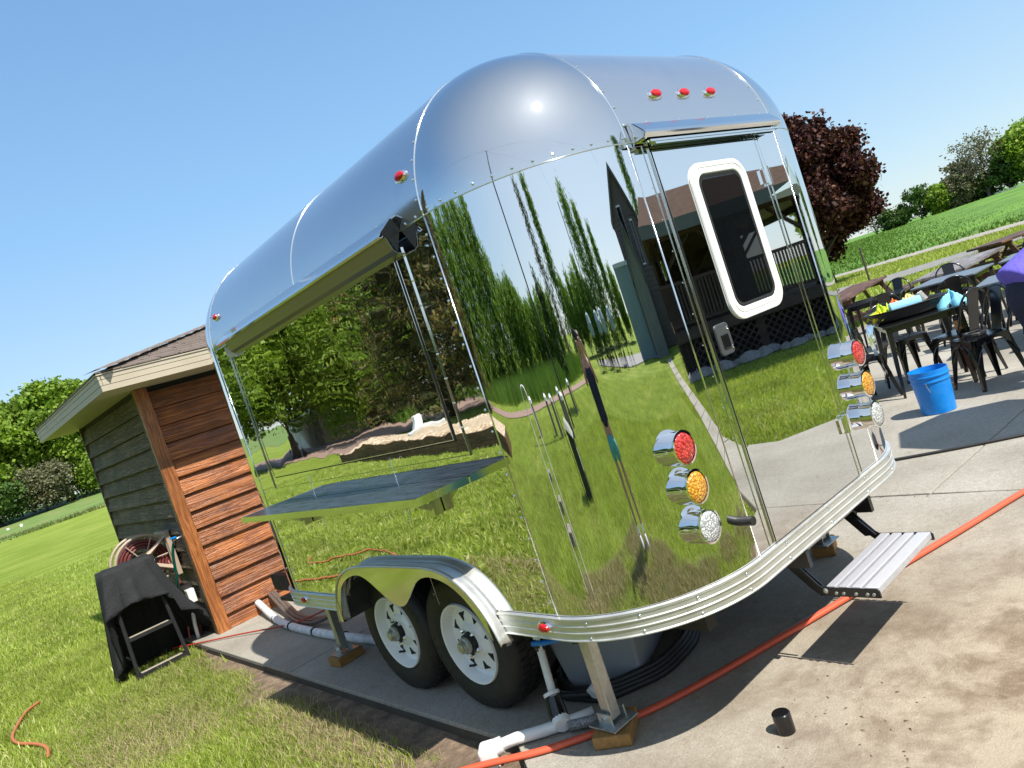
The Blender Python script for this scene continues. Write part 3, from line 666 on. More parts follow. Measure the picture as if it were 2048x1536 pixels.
s2 = obj('hinge_cover', gt, mat('satin_grey_metal', (.22, .22, .20), .3, 1), TR).modifiers.new('s', 'SOLIDIFY'); s2.thickness = .003
obj('gutter_end', MB().add([(x_, ya-.002, z_) for x_, z_ in [(XS-.001, 2.200), (1.664, 2.246), (1.600, 2.196), (1.622, 2.172), (1.648, 2.112)]], [tuple(range(5))]), mat('end_dark_reflection', (.05, .05, .045), .25, 1), TR)  # dark mirrored surroundings are put into the near end plate's base colour
obj('gutter_end', MB().add([(x_, yb, z_) for x_, z_ in [(XS-.001, 2.155), (1.625, 2.165), (1.63, 2.11), (XS-.001, 2.09)]], [tuple(range(4))]), M_white, TR)
rv = MB()
for yy in np.arange(2.5, 4.2, .33): rivet((1.675, yy, 2.252), (-.5, 0, 1), .006)
obj('gutter_rivets', rv, M_chrome, TR, kind='stuff')
# counter ----------------------------------------------------------------
cy0, cy1, cx0, cz = 2.47, 4.38, 1.43, 1.207
ct = obj('serving_counter', MB().box(cx0, XS-.004, cy0, cy1, cz-.006, cz), M_slate, TR)
obj('counter_edge', MB().box(cx0-.004, cx0, cy0-.004, cy1+.004, cz-.030, cz+.002).box(cx0, XS-.004, cy0-.004, cy0, cz-.030, cz+.002).box(cx0, XS-.004, cy1, cy1+.004, cz-.03, cz+.002).box(cx0, cx0+.03, cy0, cy1, cz-.03, cz-.027), M_gutter, ct)
for yy in (2.74, 4.08):
    b_ = MB().box(XS-.05, XS-.004, yy-.025, yy+.025, cz-.14, cz-.008).box(1.48, XS-.05, yy-.018, yy+.018, cz-.03, cz-.008)
    b_.add([(1.50, yy-.004, cz-.03), (1.50, yy+.004, cz-.03), (1.645, yy+.004, cz-.12), (1.645, yy-.004, cz-.12), (1.53, yy-.004, cz-.03), (1.53, yy+.004, cz-.03), (1.645, yy+.004, cz-.09), (1.645, yy-.004, cz-.09)], [(0, 1, 2, 3), (4, 7, 6, 5), (0, 3, 7, 4), (1, 5, 6, 2)])
    obj('counter_bracket', b_, M_gutter, TR)
# door --------------------------------------------------------------------
dx0, dx1, dz0, dz1 = 2.352, 3.078, .632, 2.178
obj('door_gap', MB().box(dx0-.006, dx1+.006, YR-.002, YR+.004, dz0-.001, dz1+.006), M_gap, TR)
dr = obj('door', MB().grid(lambda u, v: (dx0+(dx1-dx0)*u, YR-.006, dz0+(dz1-dz0)*v), 2, 3), M_mir, TR)
fm = MB().box(dx0-.040, dx0-.037, YR-.003, YR+.001, dz0, dz1+.01).box(dx0-.009, dx0-.006, YR-.006, YR+.001, dz0, dz1+.01).box(dx1+.006, dx1+.009, YR-.006, YR+.001, dz0, dz1+.01).box(dx1+.040, dx1+.043, YR-.003, YR+.001, dz0, dz1+.01).box(dx0, dx0+.003, YR-.008, YR-.004, dz0, dz1).box(dx1-.003, dx1, YR-.008, YR-.004, dz0, dz1)
obj('door_frame', fm, M_seam, TR)
def rrect(x0, x1, z0, z1, r, n=10):
    P = []
    for cx, cz_, a in ((x1-r, z1-r, 0), (x0+r, z1-r, PI/2), (x0+r, z0+r, PI), (x1-r, z0+r, 1.5*PI)):
        for t in np.linspace(0, PI/2, n): P.append((cx+r*math.cos(a+t), cz_+r*math.sin(a+t)))
    return P
wx0, wx1, wz0, wz1 = 2.525, 2.928, 1.452, 2.085
rings = [(0, .003, .085), (.002, .010, .083), (.020, .012, .070), (.0225, .009, .068), (.025, .009, .067), (.0275, .012, .065), (.044, .010, .055), (.050, .004, .05)]
mb = MB(); cnt = 0
for ins, out, r_ in rings:
    P = rrect(wx0+ins, wx1-ins, wz0+ins, wz1-ins, r_); cnt = len(P); mb.v += [(x, YR-.004-out, z) for x, z in P]
for i in range(len(rings)-1):
    for k in range(cnt): a = i*cnt+k; b = i*cnt+(k+1) % cnt; mb.f.append((a, b, b+cnt, a+cnt))
obj('window_frame', mb, M_white, dr, smooth=2)
P = rrect(wx0+.05, wx1-.05, wz0+.05, wz1-.05, .05); obj('window_pane', MB().add([(x, YR-.010, z) for x, z in P], [tuple(range(len(P)))]), M_glassd, dr)
P1 = rrect(wx0+.05, wx1-.05, wz0+.05, wz1-.05, .05); P2 = rrect(wx0+.062, wx1-.062, wz0+.062, wz1-.062, .042); mb = MB(); n = len(P1)
mb.v = [(x, YR-.013, z) for x, z in P1]+[(x, YR-.011, z) for x, z in P2]; mb.f = [(k, (k+1) % n, n+(k+1) % n, n+k) for k in range(n)]
obj('window_gasket', mb, M_blackm, dr)
P = rrect(2.385, 2.472, 1.352, 1.472, .015, 4)
obj('latch', MB().add([(x, YR-.006, z) for x, z in P]+[(x, YR-.011, z) for x, z in P], [tuple(range(len(P), 2*len(P)))]+[(k, (k+1) % len(P), len(P)+(k+1) % len(P), len(P)+k) for k in range(len(P))]), mat('grey_latch', (.05, .055, .06), .5), dr, bevel=.003)
obj('latch_paddle', MB().box(2.405, 2.452, YR-.016, YR-.010, 1.375, 1.43), M_black, dr, bevel=.004)
for z in (1.375, 1.45): obj('latch_screw', MB().lathe([(.007, 0), (.005, .004)], 10, Matrix.Translation((2.462, YR-.011, z)) @ Matrix.Rotation(PI/2, 4, 'X')), M_chrome, dr)
for z in (1.985, .865):
    obj('hinge', MB().tube([(dx1+.006, YR-.016, z-.04), (dx1+.006, YR-.016, z+.04)], .011, 12).box(dx1-.045, dx1+.05, YR-.013, YR-.004, z-.03, z+.03), M_chrome, dr, smooth=2)
# drip awning above door
gt = MB(); pr = [(YR-.001, 2.262), (YR-.030, 2.250), (YR-.066, 2.212), (YR-.072, 2.200), (YR-.066, 2.194), (YR-.060, 2.186), (YR-.012, 2.182)]
for (y_, z_) in pr: gt.v += [(2.262, y_, z_), (3.225, y_, z_)]
for i in range(len(pr)-1): gt.f.append((2*i, 2*i+1, 2*i+3, 2*i+2))
a_ = obj('door_awning', gt, M_gutter, TR); s2 = a_.modifiers.new('s', 'SOLIDIFY'); s2.thickness = .003
gt = MB().box(2.30, 3.22, YR-.055, YR-.015, 2.172, 2.180).add([(2.262, y_, z_) for y_, z_ in pr]+[(2.264, YR-.002, 2.17)], [tuple(range(len(pr)+1))])
gt.box(2.33, 3.19, YR-.052, YR-.030, 2.163, 2.172)
obj('awning_hinge', gt, M_gutter, a_)
rv = MB()
for xx in np.arange(2.35, 3.25, .2): rivet((xx, YR-.025, 2.256), (0, -.4, 1), .006)
obj('awning_rivets', rv, M_chrome, a_, kind='stuff')
# lights -------------------------------------------------------------------
def lens_mat(name, c, em=0):
    mt = mat(name, c, .12, 0, .8, Coat_Weight=.6); nt = mt.node_tree; b = nt.nodes['Principled BSDF']
    tc = nt.nodes.new('ShaderNodeTexCoord'); v = nt.nodes.new('ShaderNodeTexVoronoi'); v.inputs['Scale'].default_value = 130; nt.links.new(tc.outputs['Object'], v.inputs['Vector'])
    r = ramp(nt, v.outputs[0], [(.1, tuple(min(1, x*1.9+.06) for x in c)), (.6, tuple(x*.55 for x in c))]); nt.links.new(r.outputs[0], b.inputs['Base Color'])
    bump(nt, v.outputs[0], .004); return mt
M_lr = lens_mat('red_lens', (.62, .015, .01)); M_la = lens_mat('amber_lens', (.85, .30, .005)); M_lw = lens_mat('clear_lens', (.55, .57, .58))
M_redp = mat('red_marker_lens', (.5, .008, .012), .15, 0, .8)
for cx, yl, zs in ((2.010, 1.650, (1.122, .981, .838)), (3.300, 1.605, (1.127, .982, .838))):
    for z, ml, lab in zip(zs, (M_lr, M_la, M_lw), ('red faceted stop light in chrome tube', 'amber faceted turn light in chrome tube', 'clear faceted reversing light in chrome tube')):
        Mx = Matrix.Translation((cx, yl, z)) @ Matrix.Rotation(PI/2, 4, 'X')
        yb_ = 1.78 if cx < 2.5 else 1.70
        h = obj('tail_light', MB().lathe([(.059, -(yb_-yl)), (.059, -.01), (.062, -.004), (.062, .003), (.055, .004), (.055, -.002)], 40, Mx, close=False), M_chrome, TR, smooth=2)
        h['label'] = lab
        obj('lens', MB().lathe([(.0551, -.001), (.05, .004), (.03, .008), (.001, .009)], 32, Mx), ml, h, smooth=True)
        obj('backing', MB().lathe([(.054, -.02), (.054, -.018)], 24, Mx), M_blackm, h)
def marker(p, n, along, lab):
    n = Vector(n).normalized(); t = Vector(along).normalized(); b = n.cross(t); M_ = Matrix((t, b, n)).transposed().to_4x4(); M_.translation = Vector(p)
    S = M_ @ Matrix.Diagonal((1.75, 1, 1, 1))
    h = obj('marker_light', MB().lathe([(.024, -.003), (.024, .004), (.020, .010), (.017, .010)], 24, S), M_chrome, TR, smooth=2); h['label'] = lab
    obj('lens', MB().lathe([(.018, .006), (.016, .016), (.010, .021), (.0, .022)], 20, S), M_redp, h, smooth=2)
a = math.radians(20)
for xx in (2.54, 2.728, 2.918): marker((xx, Y1-R*math.cos(a), ZB+R*math.sin(a)), (0, -math.cos(a), math.sin(a)), (1, 0, 0), 'red oval clearance light')
a = math.radians(19.5)
for yy in (2.30, 4.50): marker((X1-R*math.cos(a), yy, ZB+R*math.sin(a)), (-math.cos(a), 0, math.sin(a)), (0, 1, 0), 'red oval side clearance light')
for yy in (2.281, 4.53): marker((XS-.014, yy, .586), (-1, 0, 0), (0, 1, 0), 'red oval marker light on base trim')
obj('pipe_stub', MB().tube([(2.187, 1.665, .783), (2.187, 1.60, .783)], .017, 16), M_blackm, TR, smooth=2)
# entry step ----------------------------------------------------------------
st = obj('entry_step', MB().tube([(2.60, 1.78, .455), (3.16, 1.78, .455)], .014, 12), M_galv, TR, smooth=2)
for xx, sg in ((2.600, 1), (3.150, -1)):
    b_ = MB().prism([(1.457, .300), (1.457, .325), (1.468, .334), (1.685, .334), (1.70, .345), (1.80, .470), (1.84, .450), (1.74, .335), (1.70, .300)], xx-.004, xx+.004, Matrix(((0, 0, 1, 0), (1, 0, 0, 0), (0, 1, 0, 0), (0, 0, 0, 1))))
    b_.box(xx-.02*sg-.012, xx-.02*sg+.012, 1.69, 1.80, .43, .50)
    b_.prism([(1.69, .335), (1.74, .33), (1.87, .49), (1.83, .50)], xx+.018*sg-.005, xx+.018*sg+.005, Matrix(((0, 0, 1, 0), (1, 0, 0, 0), (0, 1, 0, 0), (0, 0, 0, 1))))
    obj('step_arm', b_, M_black, st)
    for yy, zz in ((1.48, .314), (1.505, .314), (1.55, .314), (1.60, .314), (1.63, .314), (1.675, .322), (1.77, .43)):
        obj('step_bolt', MB().lathe([(.007 if yy < 1.65 else .012, 0), (.006, .005)], 10, Matrix.Translation((xx-.0045*sg, yy, zz)) @ Matrix.Rotation(-PI/2*sg, 4, 'Y')), M_galv, st)
M_tread = noisy('step_aluminium', (.46, .46, .49), (.56, .56, .59), 30, .42, .35, stretch=(1, 30, 1))
yy = 1.462
for w_ in (.068, .052, .052, .052):
    obj('tread_board', MB().box(2.606, 3.144, yy, yy+w_-.013, .308, .338), M_tread, st, bevel=.004); yy += w_
obj('tread_base', MB().box(2.61, 3.14, 1.467, yy-.009, .306, .318), M_gap, st)
# jacks ---------------------------------------------------------------------
def jack(x, y, z0, lab):
    j = obj('stabilizer_jack', MB().box(x-.027, x+.027, y-.027, y+.027, z0+.02, .52).box(x-.045, x+.045, y-.04, y+.04, .46, .53), M_galv, TR, bevel=.004); j['label'] = lab
    obj('jack_foot', MB().box(x-.075, x+.075, y-.075, y+.075, z0, z0+.008).box(x-.045, x-.037, y-.04, y+.04, z0, z0+.055).box(x+.037, x+.045, y-.04, y+.04, z0, z0+.055), M_galv, j, bevel=.003)
    obj('jack_bolt', MB().tube([(x-.055, y, z0+.035), (x+.055, y, z0+.035)], .009, 8), M_chrome, j)
jack(1.90, 2.345, .057, 'galvanised stabilizer jack by the rear corner'); jack(1.95, 4.90, .062, 'galvanised stabilizer jack ahead of the wheels'); jack(3.70, 2.32, .062, 'galvanised jack on the far rear corner')
def block(x, y, rz, lab, s=(.15, .10, .09)):
    o = obj('wood_block', MB().box(-s[0], s[0], -s[1], s[1], 0, s[2]), M_wood_blk, bevel=.006, local=True); o.location = (x, y, .001); o.rotation_euler = (0, 0, rz); return tag(o, lab, 'wood block', 'wood blocks under the jacks')
block(1.90, 2.345, .55, 'treated wood block under the rear corner jack beside the red hose', (.105, .08, .052)); block(1.95, 4.90, .1, 'treated wood block under the jack nearest the shed', (.1, .07, .06)); block(3.72, 2.32, .4, 'treated wood block under the jack behind the entry step', (.09, .06, .06))
# underbody fittings
obj('water_tank', MB().lathe([(.0, .0), (.10, -.015), (.13, -.035), (.135, -.08), (.11, -.125), (.0, -.14)][::-1], 24, Matrix.Translation((2.08, 2.42, .53))), noisy('ivory_tank', (.55, .52, .44), (.65, .62, .54), 5, .4), TR, smooth=True)
obj('valve_handle', MB().tube([(1.86, 2.40, .44), (1.80, 2.50, .435), (1.79, 2.56, .43)], .012, 8), M_blue, TR, smooth=True)
obj('drain_pipe', MB().tube([(1.93, 2.72, .52), (1.92, 2.70, .36), (1.88, 2.66, .19), (1.86, 2.64, .12)], .018, 12), M_pvc, TR, smooth=True)
obj('drain_coupling', MB().tube([(1.925, 2.71, .37), (1.915, 2.70, .32)], .027, 12), M_black, TR, smooth=True)
obj('chock_disc', MB().lathe([(.0, 0), (.085, .0), (.09, .02), (.05, .035), (.0, .035)], 24, Matrix.Translation((2.55, 2.15, .44)) @ Matrix.Rotation(PI/2, 4, 'X')), mat('yellow_disc', (.5, .3, .05), .5), TR, smooth=2)
obj('cable_loop', MB().tube([(2.62+.07*math.cos(t), 2.05+.02*t*.2, .43+.07*math.sin(t)) for t in np.linspace(-2, 5.6, 40)], .008, 8).tube([(2.45, 2.1, .5), (2.5, 2.08, .46), (2.56, 2.06, .44)], .008, 8), M_blackm, TR, smooth=True)
obj('rear_cord', MB().tube([(3.32, 1.9, .52), (3.33, 1.86, .44), (3.27, 1.84, .40)], .010, 8), M_blackm, TR, smooth=True)

# ------------------------------------------------------------------ things under the trailer
t = thing('storage_tote', 'grey plastic tote with hinged lid under the trailer behind the corner jack', 'storage tote', (2.42, 2.85, 0))
mb = MB(); ux = Matrix.Translation((2.42, 2.78, 0)) @ Matrix.Rotation(.45, 4, 'Z')
def tote_ring(a, b, z): return [ux @ Vector((sx*a, sy*b, z)) for sx, sy in ((-1, -1), (1, -1), (1, 1), (-1, 1))]
vs = tote_ring(.25, .18, .005)+tote_ring(.29, .215, .30); mb.add(vs, [(3, 2, 1, 0), (0, 1, 5, 4), (1, 2, 6, 5), (2, 3, 7, 6), (3, 0, 4, 7)]); obj('tub', mb, M_tote, t, bevel=.012)
mb = MB().add(tote_ring(.305, .23, .285)+tote_ring(.305, .23, .31), [(3, 2, 1, 0), (0, 1, 5, 4), (1, 2, 6, 5), (2, 3, 7, 6), (3, 0, 4, 7), (4, 5, 6, 7)]); obj('rim', mb, M_tote, t, bevel=.006)
mb = MB().add(tote_ring(.285, .21, .309)+tote_ring(.27, .2, .33), [(0, 1, 5, 4), (1, 2, 6, 5), (2, 3, 7, 6), (3, 0, 4, 7), (4, 5, 6, 7)]); obj('lid', mb, M_totel, t, bevel=.006)
for sx in (-.12, .12): obj('clasp', MB().box(sx-.025, sx+.025, -.245, -.225, .23, .315, ux), M_totel, t)
obj('handle', MB().box(-.32, -.295, -.07, .07, .25, .285, ux), M_totel, t)
mb = MB()
mb.tube([(2.42+(.36+.008*math.sin(k*.9)+.0012*(k%60))*math.cos(k/8), 2.74+(.27+.0012*(k%60))*math.sin(k/8), .018+.014*(k//50)+.003*math.sin(k)) for k in range(0, 210)], .0165, 8)
tag(obj('hose', mb, M_blackm, smooth=True), 'thick black hose coiled round the grey tote', 'hose')
t = thing('drain_hose', 'pipe run lying across the slab edge with grey and white sections', 'drain pipe', (1.6, 2.8, 0))
obj('pipe', MB().tube([(2.12, 2.58, .10), (2.02, 2.58, .07)], .028, 14), M_pvc, t, smooth=2)
obj('pipe', MB().tube([(1.95, 2.52, .035), (1.86, 2.58, .035), (1.76, 2.66, .035), (1.68, 2.74, .035), (1.60, 2.80, .03)], .026, 14), M_pvc, t, smooth=True)
Mx = Matrix.Translation((1.575, 2.815, -.03)) @ Matrix.Rotation(-.75, 4, 'Z')
obj('elbow', MB().box(-.045, .035, -.05, .05, -.02, .085, Mx), M_pvc, t, bevel=.018, seg=3)
obj('elbow_collar', MB().tube([(1.60, 2.797, .03), (1.625, 2.778, .032)], .036, 16), M_pvc, t, smooth=2)
t = thing('hose_connector', 'black and white hose coupling standing beside the rear tyre', 'hose coupling', (1.83, 2.62, 0))
obj('coupling', MB().tube([(1.86, 2.645, .14), (1.845, 2.625, .08), (1.83, 2.60, .05)], [.035, .042, .04], 16), M_black, t, smooth=2)
obj('collar', MB().tube([(1.829, 2.598, .052), (1.815, 2.575, .045)], [.042, .034], 16), M_white, t, smooth=2)
obj('collar', MB().tube([(1.866, 2.655, .155), (1.862, 2.648, .142)], .037, 16), M_white, t, smooth=2)
obj('braided_sleeve', MB().tube([(1.83, 2.56, .035), (1.90, 2.48, .033), (2.0, 2.44, .033)], .022, 12), noisy('braid', (.02, .02, .02), (.4, .4, .4), 160, .4), t, smooth=True)
# pipes from shed
mb = MB().tube(smoothp([(2.30, 7.42, .11), (2.28, 7.25, .08), (2.22, 6.9, .04), (2.15, 6.44, .032), (2.13, 6.0, .032), (2.13, 5.5, .032), (2.165, 4.9, .032), (2.2, 4.4, .032), (2.3, 3.9, .032)]), .032, 12)
t = tag(obj('wrapped_pipe', mb, M_wrap, smooth=True), 'white wrapped pipe running from the shed wall under the trailer', 'pipe')
for yy in (6.8, 6.3, 5.8, 5.3): obj('strap', MB().tube([({6.8: 2.205, 6.3: 2.143, 5.8: 2.13, 5.3: 2.145}[yy], yy, .035), ({6.8: 2.203, 6.3: 2.142, 5.8: 2.13, 5.3: 2.146}[yy], yy-.02, .035)], .036, 12), M_gap, t)
mb = MB()
for dx in (0, .03, .055): mb.tube(smoothp([(2.42+dx, 7.40, .14), (2.38+dx, 7.2, .12), (2.32+dx, 6.85, .05+dx*.5), (2.22+dx, 6.4, .03+dx*.4), (2.22+dx, 6.05, .03+dx*.3), (2.28+dx, 5.8, .08), (2.38+dx, 5.55, .2), (2.45+dx, 5.35, .3)]), .016, 8)
tag(obj('cable_bundle', mb, noisy('brown_cable', (.06, .05, .045), (.16, .13, .11), 60, .35), smooth=True), 'bundle of brown cables sagging from shed to the trailer front', 'cables')
tag(obj('air_line', MB().tube(smoothp([(1.55, 7.75, .0), (1.7, 7.35, .015), (1.95, 6.9, .02), (2.15, 6.3, .04), (2.3, 5.9, .12), (2.35, 5.6, .2), (2.42, 5.4, .3)]), .007, 8), mat('thin_red', (.35, .04, .02), .4), smooth=True), 'thin red line curving from shed corner to trailer front', 'hose')
obj('hitch_coupler', MB().box(2.44, 2.56, 5.2, 5.35, .28, .36).tube([(2.5, 5.3, .3), (2.42, 5.5, .27)], .02, 8), M_galv, TR)
# red hose across the slab
hp_ = [(1.38, 2.93, .0), (1.497, 2.797, .012), (1.66, 2.582, .016), (1.861, 2.415, .016), (2.098, 2.276, .016), (2.365, 2.174, .016), (2.669, 2.078, .016), (2.97, 1.986, .016), (3.321, 1.875, .016), (3.671, 1.768, .016), (4.05, 1.652, .016), (4.477, 1.535, .016), (5.4, 1.2, .016), (7, .9, .016)]
tag(obj('hose', MB().tube(smoothp(hp_, 3), .0175, 12, flat=.8), M_red, smooth=True), 'long orange-red hose stretched across the concrete in front of the step', 'hose')
tag(obj('power_cord', MB().tube(smoothp([(4.9, 3.6, .012), (5.15, 2.95, .012), (5.273, 2.636, .012), (5.358, 2.369, .012), (5.468, 2.079, .012), (5.586, 1.814, .012), (6.0, .9, .012)]), .0105, 8), M_blackm, smooth=True), 'black cord lying across the patio slab right of the trailer', 'cord')
tag(obj('tool_handle', MB().tube([(5.6, 3.1, .09), (6.2, 3.33, .012)], [.022, .012], 10), M_black, smooth=True), 'black tapered tool handle lying behind the clear tail light', 'tool')
t = thing('pipe_cap', 'small black cylindrical cap standing alone on the concrete', 'pipe cap', (2.125, 1.70, .001))
obj('cap_body', MB().lathe([(.034, 0), (.034, .062), (.0335, .070), (.030, .074), (.0, .0745)], 32), M_black, t, smooth=2, local=True)
tag(obj('hose', MB().tube(smoothp([(.50, 8.3, GZ+.05), (.38, 8.15, GZ+.055), (.28, 7.8, GZ+.055), (.20, 7.45, GZ+.055), (.22, 7.15, GZ+.055), (.30, 6.95, GZ+.055), (.36, 6.65, GZ+.055), (.33, 6.45, GZ+.04)]), .012, 8), M_orange, smooth=True), 'short orange hose end curled in the lawn at lower left', 'hose')
tag(obj('hose', MB().tube(smoothp([(-.1, 6.6, GZ+.05), (-.3, 7.1, GZ+.06), (-.45, 7.8, GZ+.06), (-.2, 8.2, GZ+.06), (-.05, 8.8, GZ+.05), (-.3, 9.2, GZ+.05)]), .012, 8), M_orange, smooth=True), 'orange hose looping on the lawn, seen mirrored in the trailer side', 'hose')

dx_, dy_ = scatter(1500, 1.75, 4.6, .7, 3.4); k = (~inpoly(dx_, dy_, [(1.7, 8), (1.7, 2.2), (3.6, 2.1), (3.6, 8)]))&(vnoise(dx_, dy_, .35, 21) > .68)&inpoly(dx_, dy_, [(1.72, 2.6), (1.6, 1.65), (2.25, .8), (3.6, .5), (4.4, .2), (7, 0), (7, 3.4)]); dx_, dy_ = dx_[k], dy_[k]; nd = len(dx_); sd_ = rng.uniform(.002, .008, nd); th_ = rng.uniform(0, 6.3, nd)
Vd = np.empty((nd, 4, 3)); cth, sth = np.cos(th_), np.sin(th_)
for q, (a_, b_, c_) in enumerate(((1.6, 0, 0), (-.8, .6, 0), (-.8, -.6, 0), (0, 0, .7))):
    Vd[:, q, 0] = dx_+(a_*cth-b_*sth)*sd_; Vd[:, q, 1] = dy_+(a_*sth+b_*cth)*sd_; Vd[:, q, 2] = .001+c_*sd_
i = np.arange(nd)[:, None]*4
link('grit', arr_mesh('grit', Vd.reshape(-1, 3), np.concatenate([i+[0, 1, 3], i+[1, 2, 3], i+[2, 0, 3]])), island('grit_mix', [(0, (.06, .04, .025)), (.7, (.16, .11, .07)), (1, (.4, .36, .3))], .95), kind='stuff')
# ================================================================== SHED
SX, SY, SX2, SY2 = 1.884, 7.397, 5.4, 10.15
SH = thing('shed', 'cedar-clad shed with brown shingle roof behind the trailer', 'shed', (SX, SY, 0))
obj('wall_core', MB().box(SX+.03, SX2-.03, SY+.03, SY2-.03, -.06, 2.38), M_gap, SH)
nb = 14; bh = (2.34+.02)/nb
def board(p0, p1, z, h, out, mt):      # lap board, bottom edge proud
    d = Vector((p1[0]-p0[0], p1[1]-p0[1], 0)).normalized(); nrm = Vector((out[0], out[1], 0))
    P0 = Vector((p0[0], p0[1], 0)); P1_ = Vector((p1[0], p1[1], 0)); vs = []
    for P in (P0, P1_):
        for o_, zz in ((.0, z), (.034, z), (.036, z+.008), (.006, z+h-.006), (.0, z+h-.006)): vs.append(P+nrm*o_+Vector((0, 0, zz)))
    return obj('board', MB().add(vs, [(0, 1, 6, 5), (1, 2, 7, 6), (2, 3, 8, 7), (3, 4, 9, 8), (4, 3, 2, 1, 0), (5, 6, 7, 8, 9)]), mt, SH)
for i in range(nb):
    z = -.03+i*bh+random.uniform(-.002, .002)
    board((SX+.11, SY+.026), (SX2, SY+.026), z, bh, (0, -1), M_stain)
    cuts = [SY2, 9.2+random.uniform(-.5, .5), SY+.07] if i % 2 else [SY2, SY+.07]
    for a, b in zip(cuts, cuts[1:]): board((SX+.026, a-.002), (SX+.026, b+.002), z, bh, (-1, 0), M_oldw)
obj('corner_post', MB().box(SX-.012, SX+.105, SY-.022, SY+.028, -.04, 2.37), M_stainp, SH, bevel=.005)
obj('corner_post', MB().box(SX-.012, SX+.02, SY+.03, SY+.075, -.04, 2.37), M_oldw, SH, bevel=.003)
obj('corner_post', MB().box(SX-.012, SX+.05, SY2-.01, SY2+.03, -.04, 2.37), M_oldw, SH, bevel=.003)
EX, EY, EY2, EX2 = 1.52, 6.85, 9.80, 5.9; EY2 = 10.6
fs = MB()
for z0, z1, of in ((2.368, 2.418, .0), (2.420, 2.468, .003), (2.470, 2.505, .006)):
    obj('fascia_board', MB().box(EX+.02-of, EX2, EY-of, EY+.02, z0, z1), M_fascia, SH); obj('fascia_board', MB().box(EX-of, EX+.02, EY-of, EY2, z0, z1), M_fascia, SH)
obj('drip_edge', MB().box(EX-.012, EX2, EY-.014, EY+.03, 2.507, 2.520).box(EX-.014, EX+.03, EY+.03, EY2, 2.507, 2.520), M_fascia, SH)
for i in range(18):
    y0 = EY+.02+i*.21
    if y0 < EY2-.02: obj('soffit_panel', MB().box(EX+.02, SX+.02 if y0 > SY-.1 else 5.4, y0+.004, min(y0+.206, EY2), 2.374, 2.380), M_soffit, SH)
pt = .27
obj('roof_deck', MB().add([(EX, EY, 2.512), (EX2, EY, 2.512), (EX2, EY2, 2.512), (EX, EY2, 2.512), (EX+1.87, EY+1.87, 2.512+pt*1.87), (EX2-1.87, EY+1.87, 2.512+pt*1.87)], [(0, 1, 5, 4), (1, 2, 5), (2, 3, 4, 5), (3, 0, 4)]), M_gap, SH)
cr = .135
k = 0
while k*cr < 1.85:
    d0 = k*cr; d1 = d0+cr*1.08; x = EX+d0-random.uniform(0, .2)-.02
    while x < EX2-d0:
        wd_ = random.choice((.16, .22, .28, .33)); xa, xb = max(x, EX+d0-.015), min(x+wd_-.006, EX2-d0)
        if xb-xa > .02:
            zt = random.choice((0, .003, .005)); xa1 = max(xa, EX+d1-.015); xb1 = max(xa1+.002, min(xb, EX2-d1))
            y0_, y1_ = EY-.02+d0, EY-.02+d1
            za, zb_ = 2.522+pt*d0+.012+zt, 2.522+pt*d1+.004
            vs = [(xa, y0_, za-.012), (xb, y0_, za-.012), (xb1, y1_, zb_-.004), (xa1, y1_, zb_-.004), (xa, y0_, za), (xb, y0_, za), (xb1, y1_, zb_), (xa1, y1_, zb_)]
            if xb < 4.3: obj('shingle', MB().add(vs, [(3, 2, 1, 0), (4, 5, 6, 7), (0, 1, 5, 4), (1, 2, 6, 5), (2, 3, 7, 6), (3, 0, 4, 7)]), M_shing, SH)
        x += wd_
    k += 1
k = 0
sh = MB()
while k*cr < 1.85:
    d0 = k*cr; d1 = d0+cr*1.05; y = EY+d0
    while y < EY2-d0:
        w_ = .25; ya_, yb_ = y, min(y+w_-.006, EY2-d0)
        if yb_-ya_ > .02:
            za, zb_ = 2.522+pt*d0+.012, 2.522+pt*d1+.004; y1a = max(ya_, EY+d1); y1b = max(y1a, min(yb_, EY2-d1))
            sh.add([(EX-.02+d0, ya_, za), (EX-.02+d0, yb_, za), (EX-.02+d1, y1b, zb_), (EX-.02+d1, y1a, zb_), (EX-.02+d0, ya_, za-.012), (EX-.02+d0, yb_, za-.012)], [(0, 1, 2, 3), (0, 4, 5, 1)])
        y += w_
    k += 1
obj('side_shingles', sh, M_shing, SH, kind='stuff')
hc = MB()
for i in range(13):
    d = i*.15
    M_ = Matrix.Translation((EX+d, EY+d, 2.54+pt*d)) 
    hc.add([(EX+d-.09, EY+d+.07, 2.545+pt*d), (EX+d+.07, EY+d-.09, 2.545+pt*d), (EX+d+.28, EY+d+.10, 2.553+pt*(d+.15)), (EX+d+.10, EY+d+.28, 2.553+pt*(d+.15)), (EX+d, EY+d, 2.56+pt*d), (EX+d+.19, EY+d+.19, 2.565+pt*(d+.19))], [(0, 4, 5, 3), (4, 1, 2, 5)])
obj('hip_cap', hc, M_shing, SH)
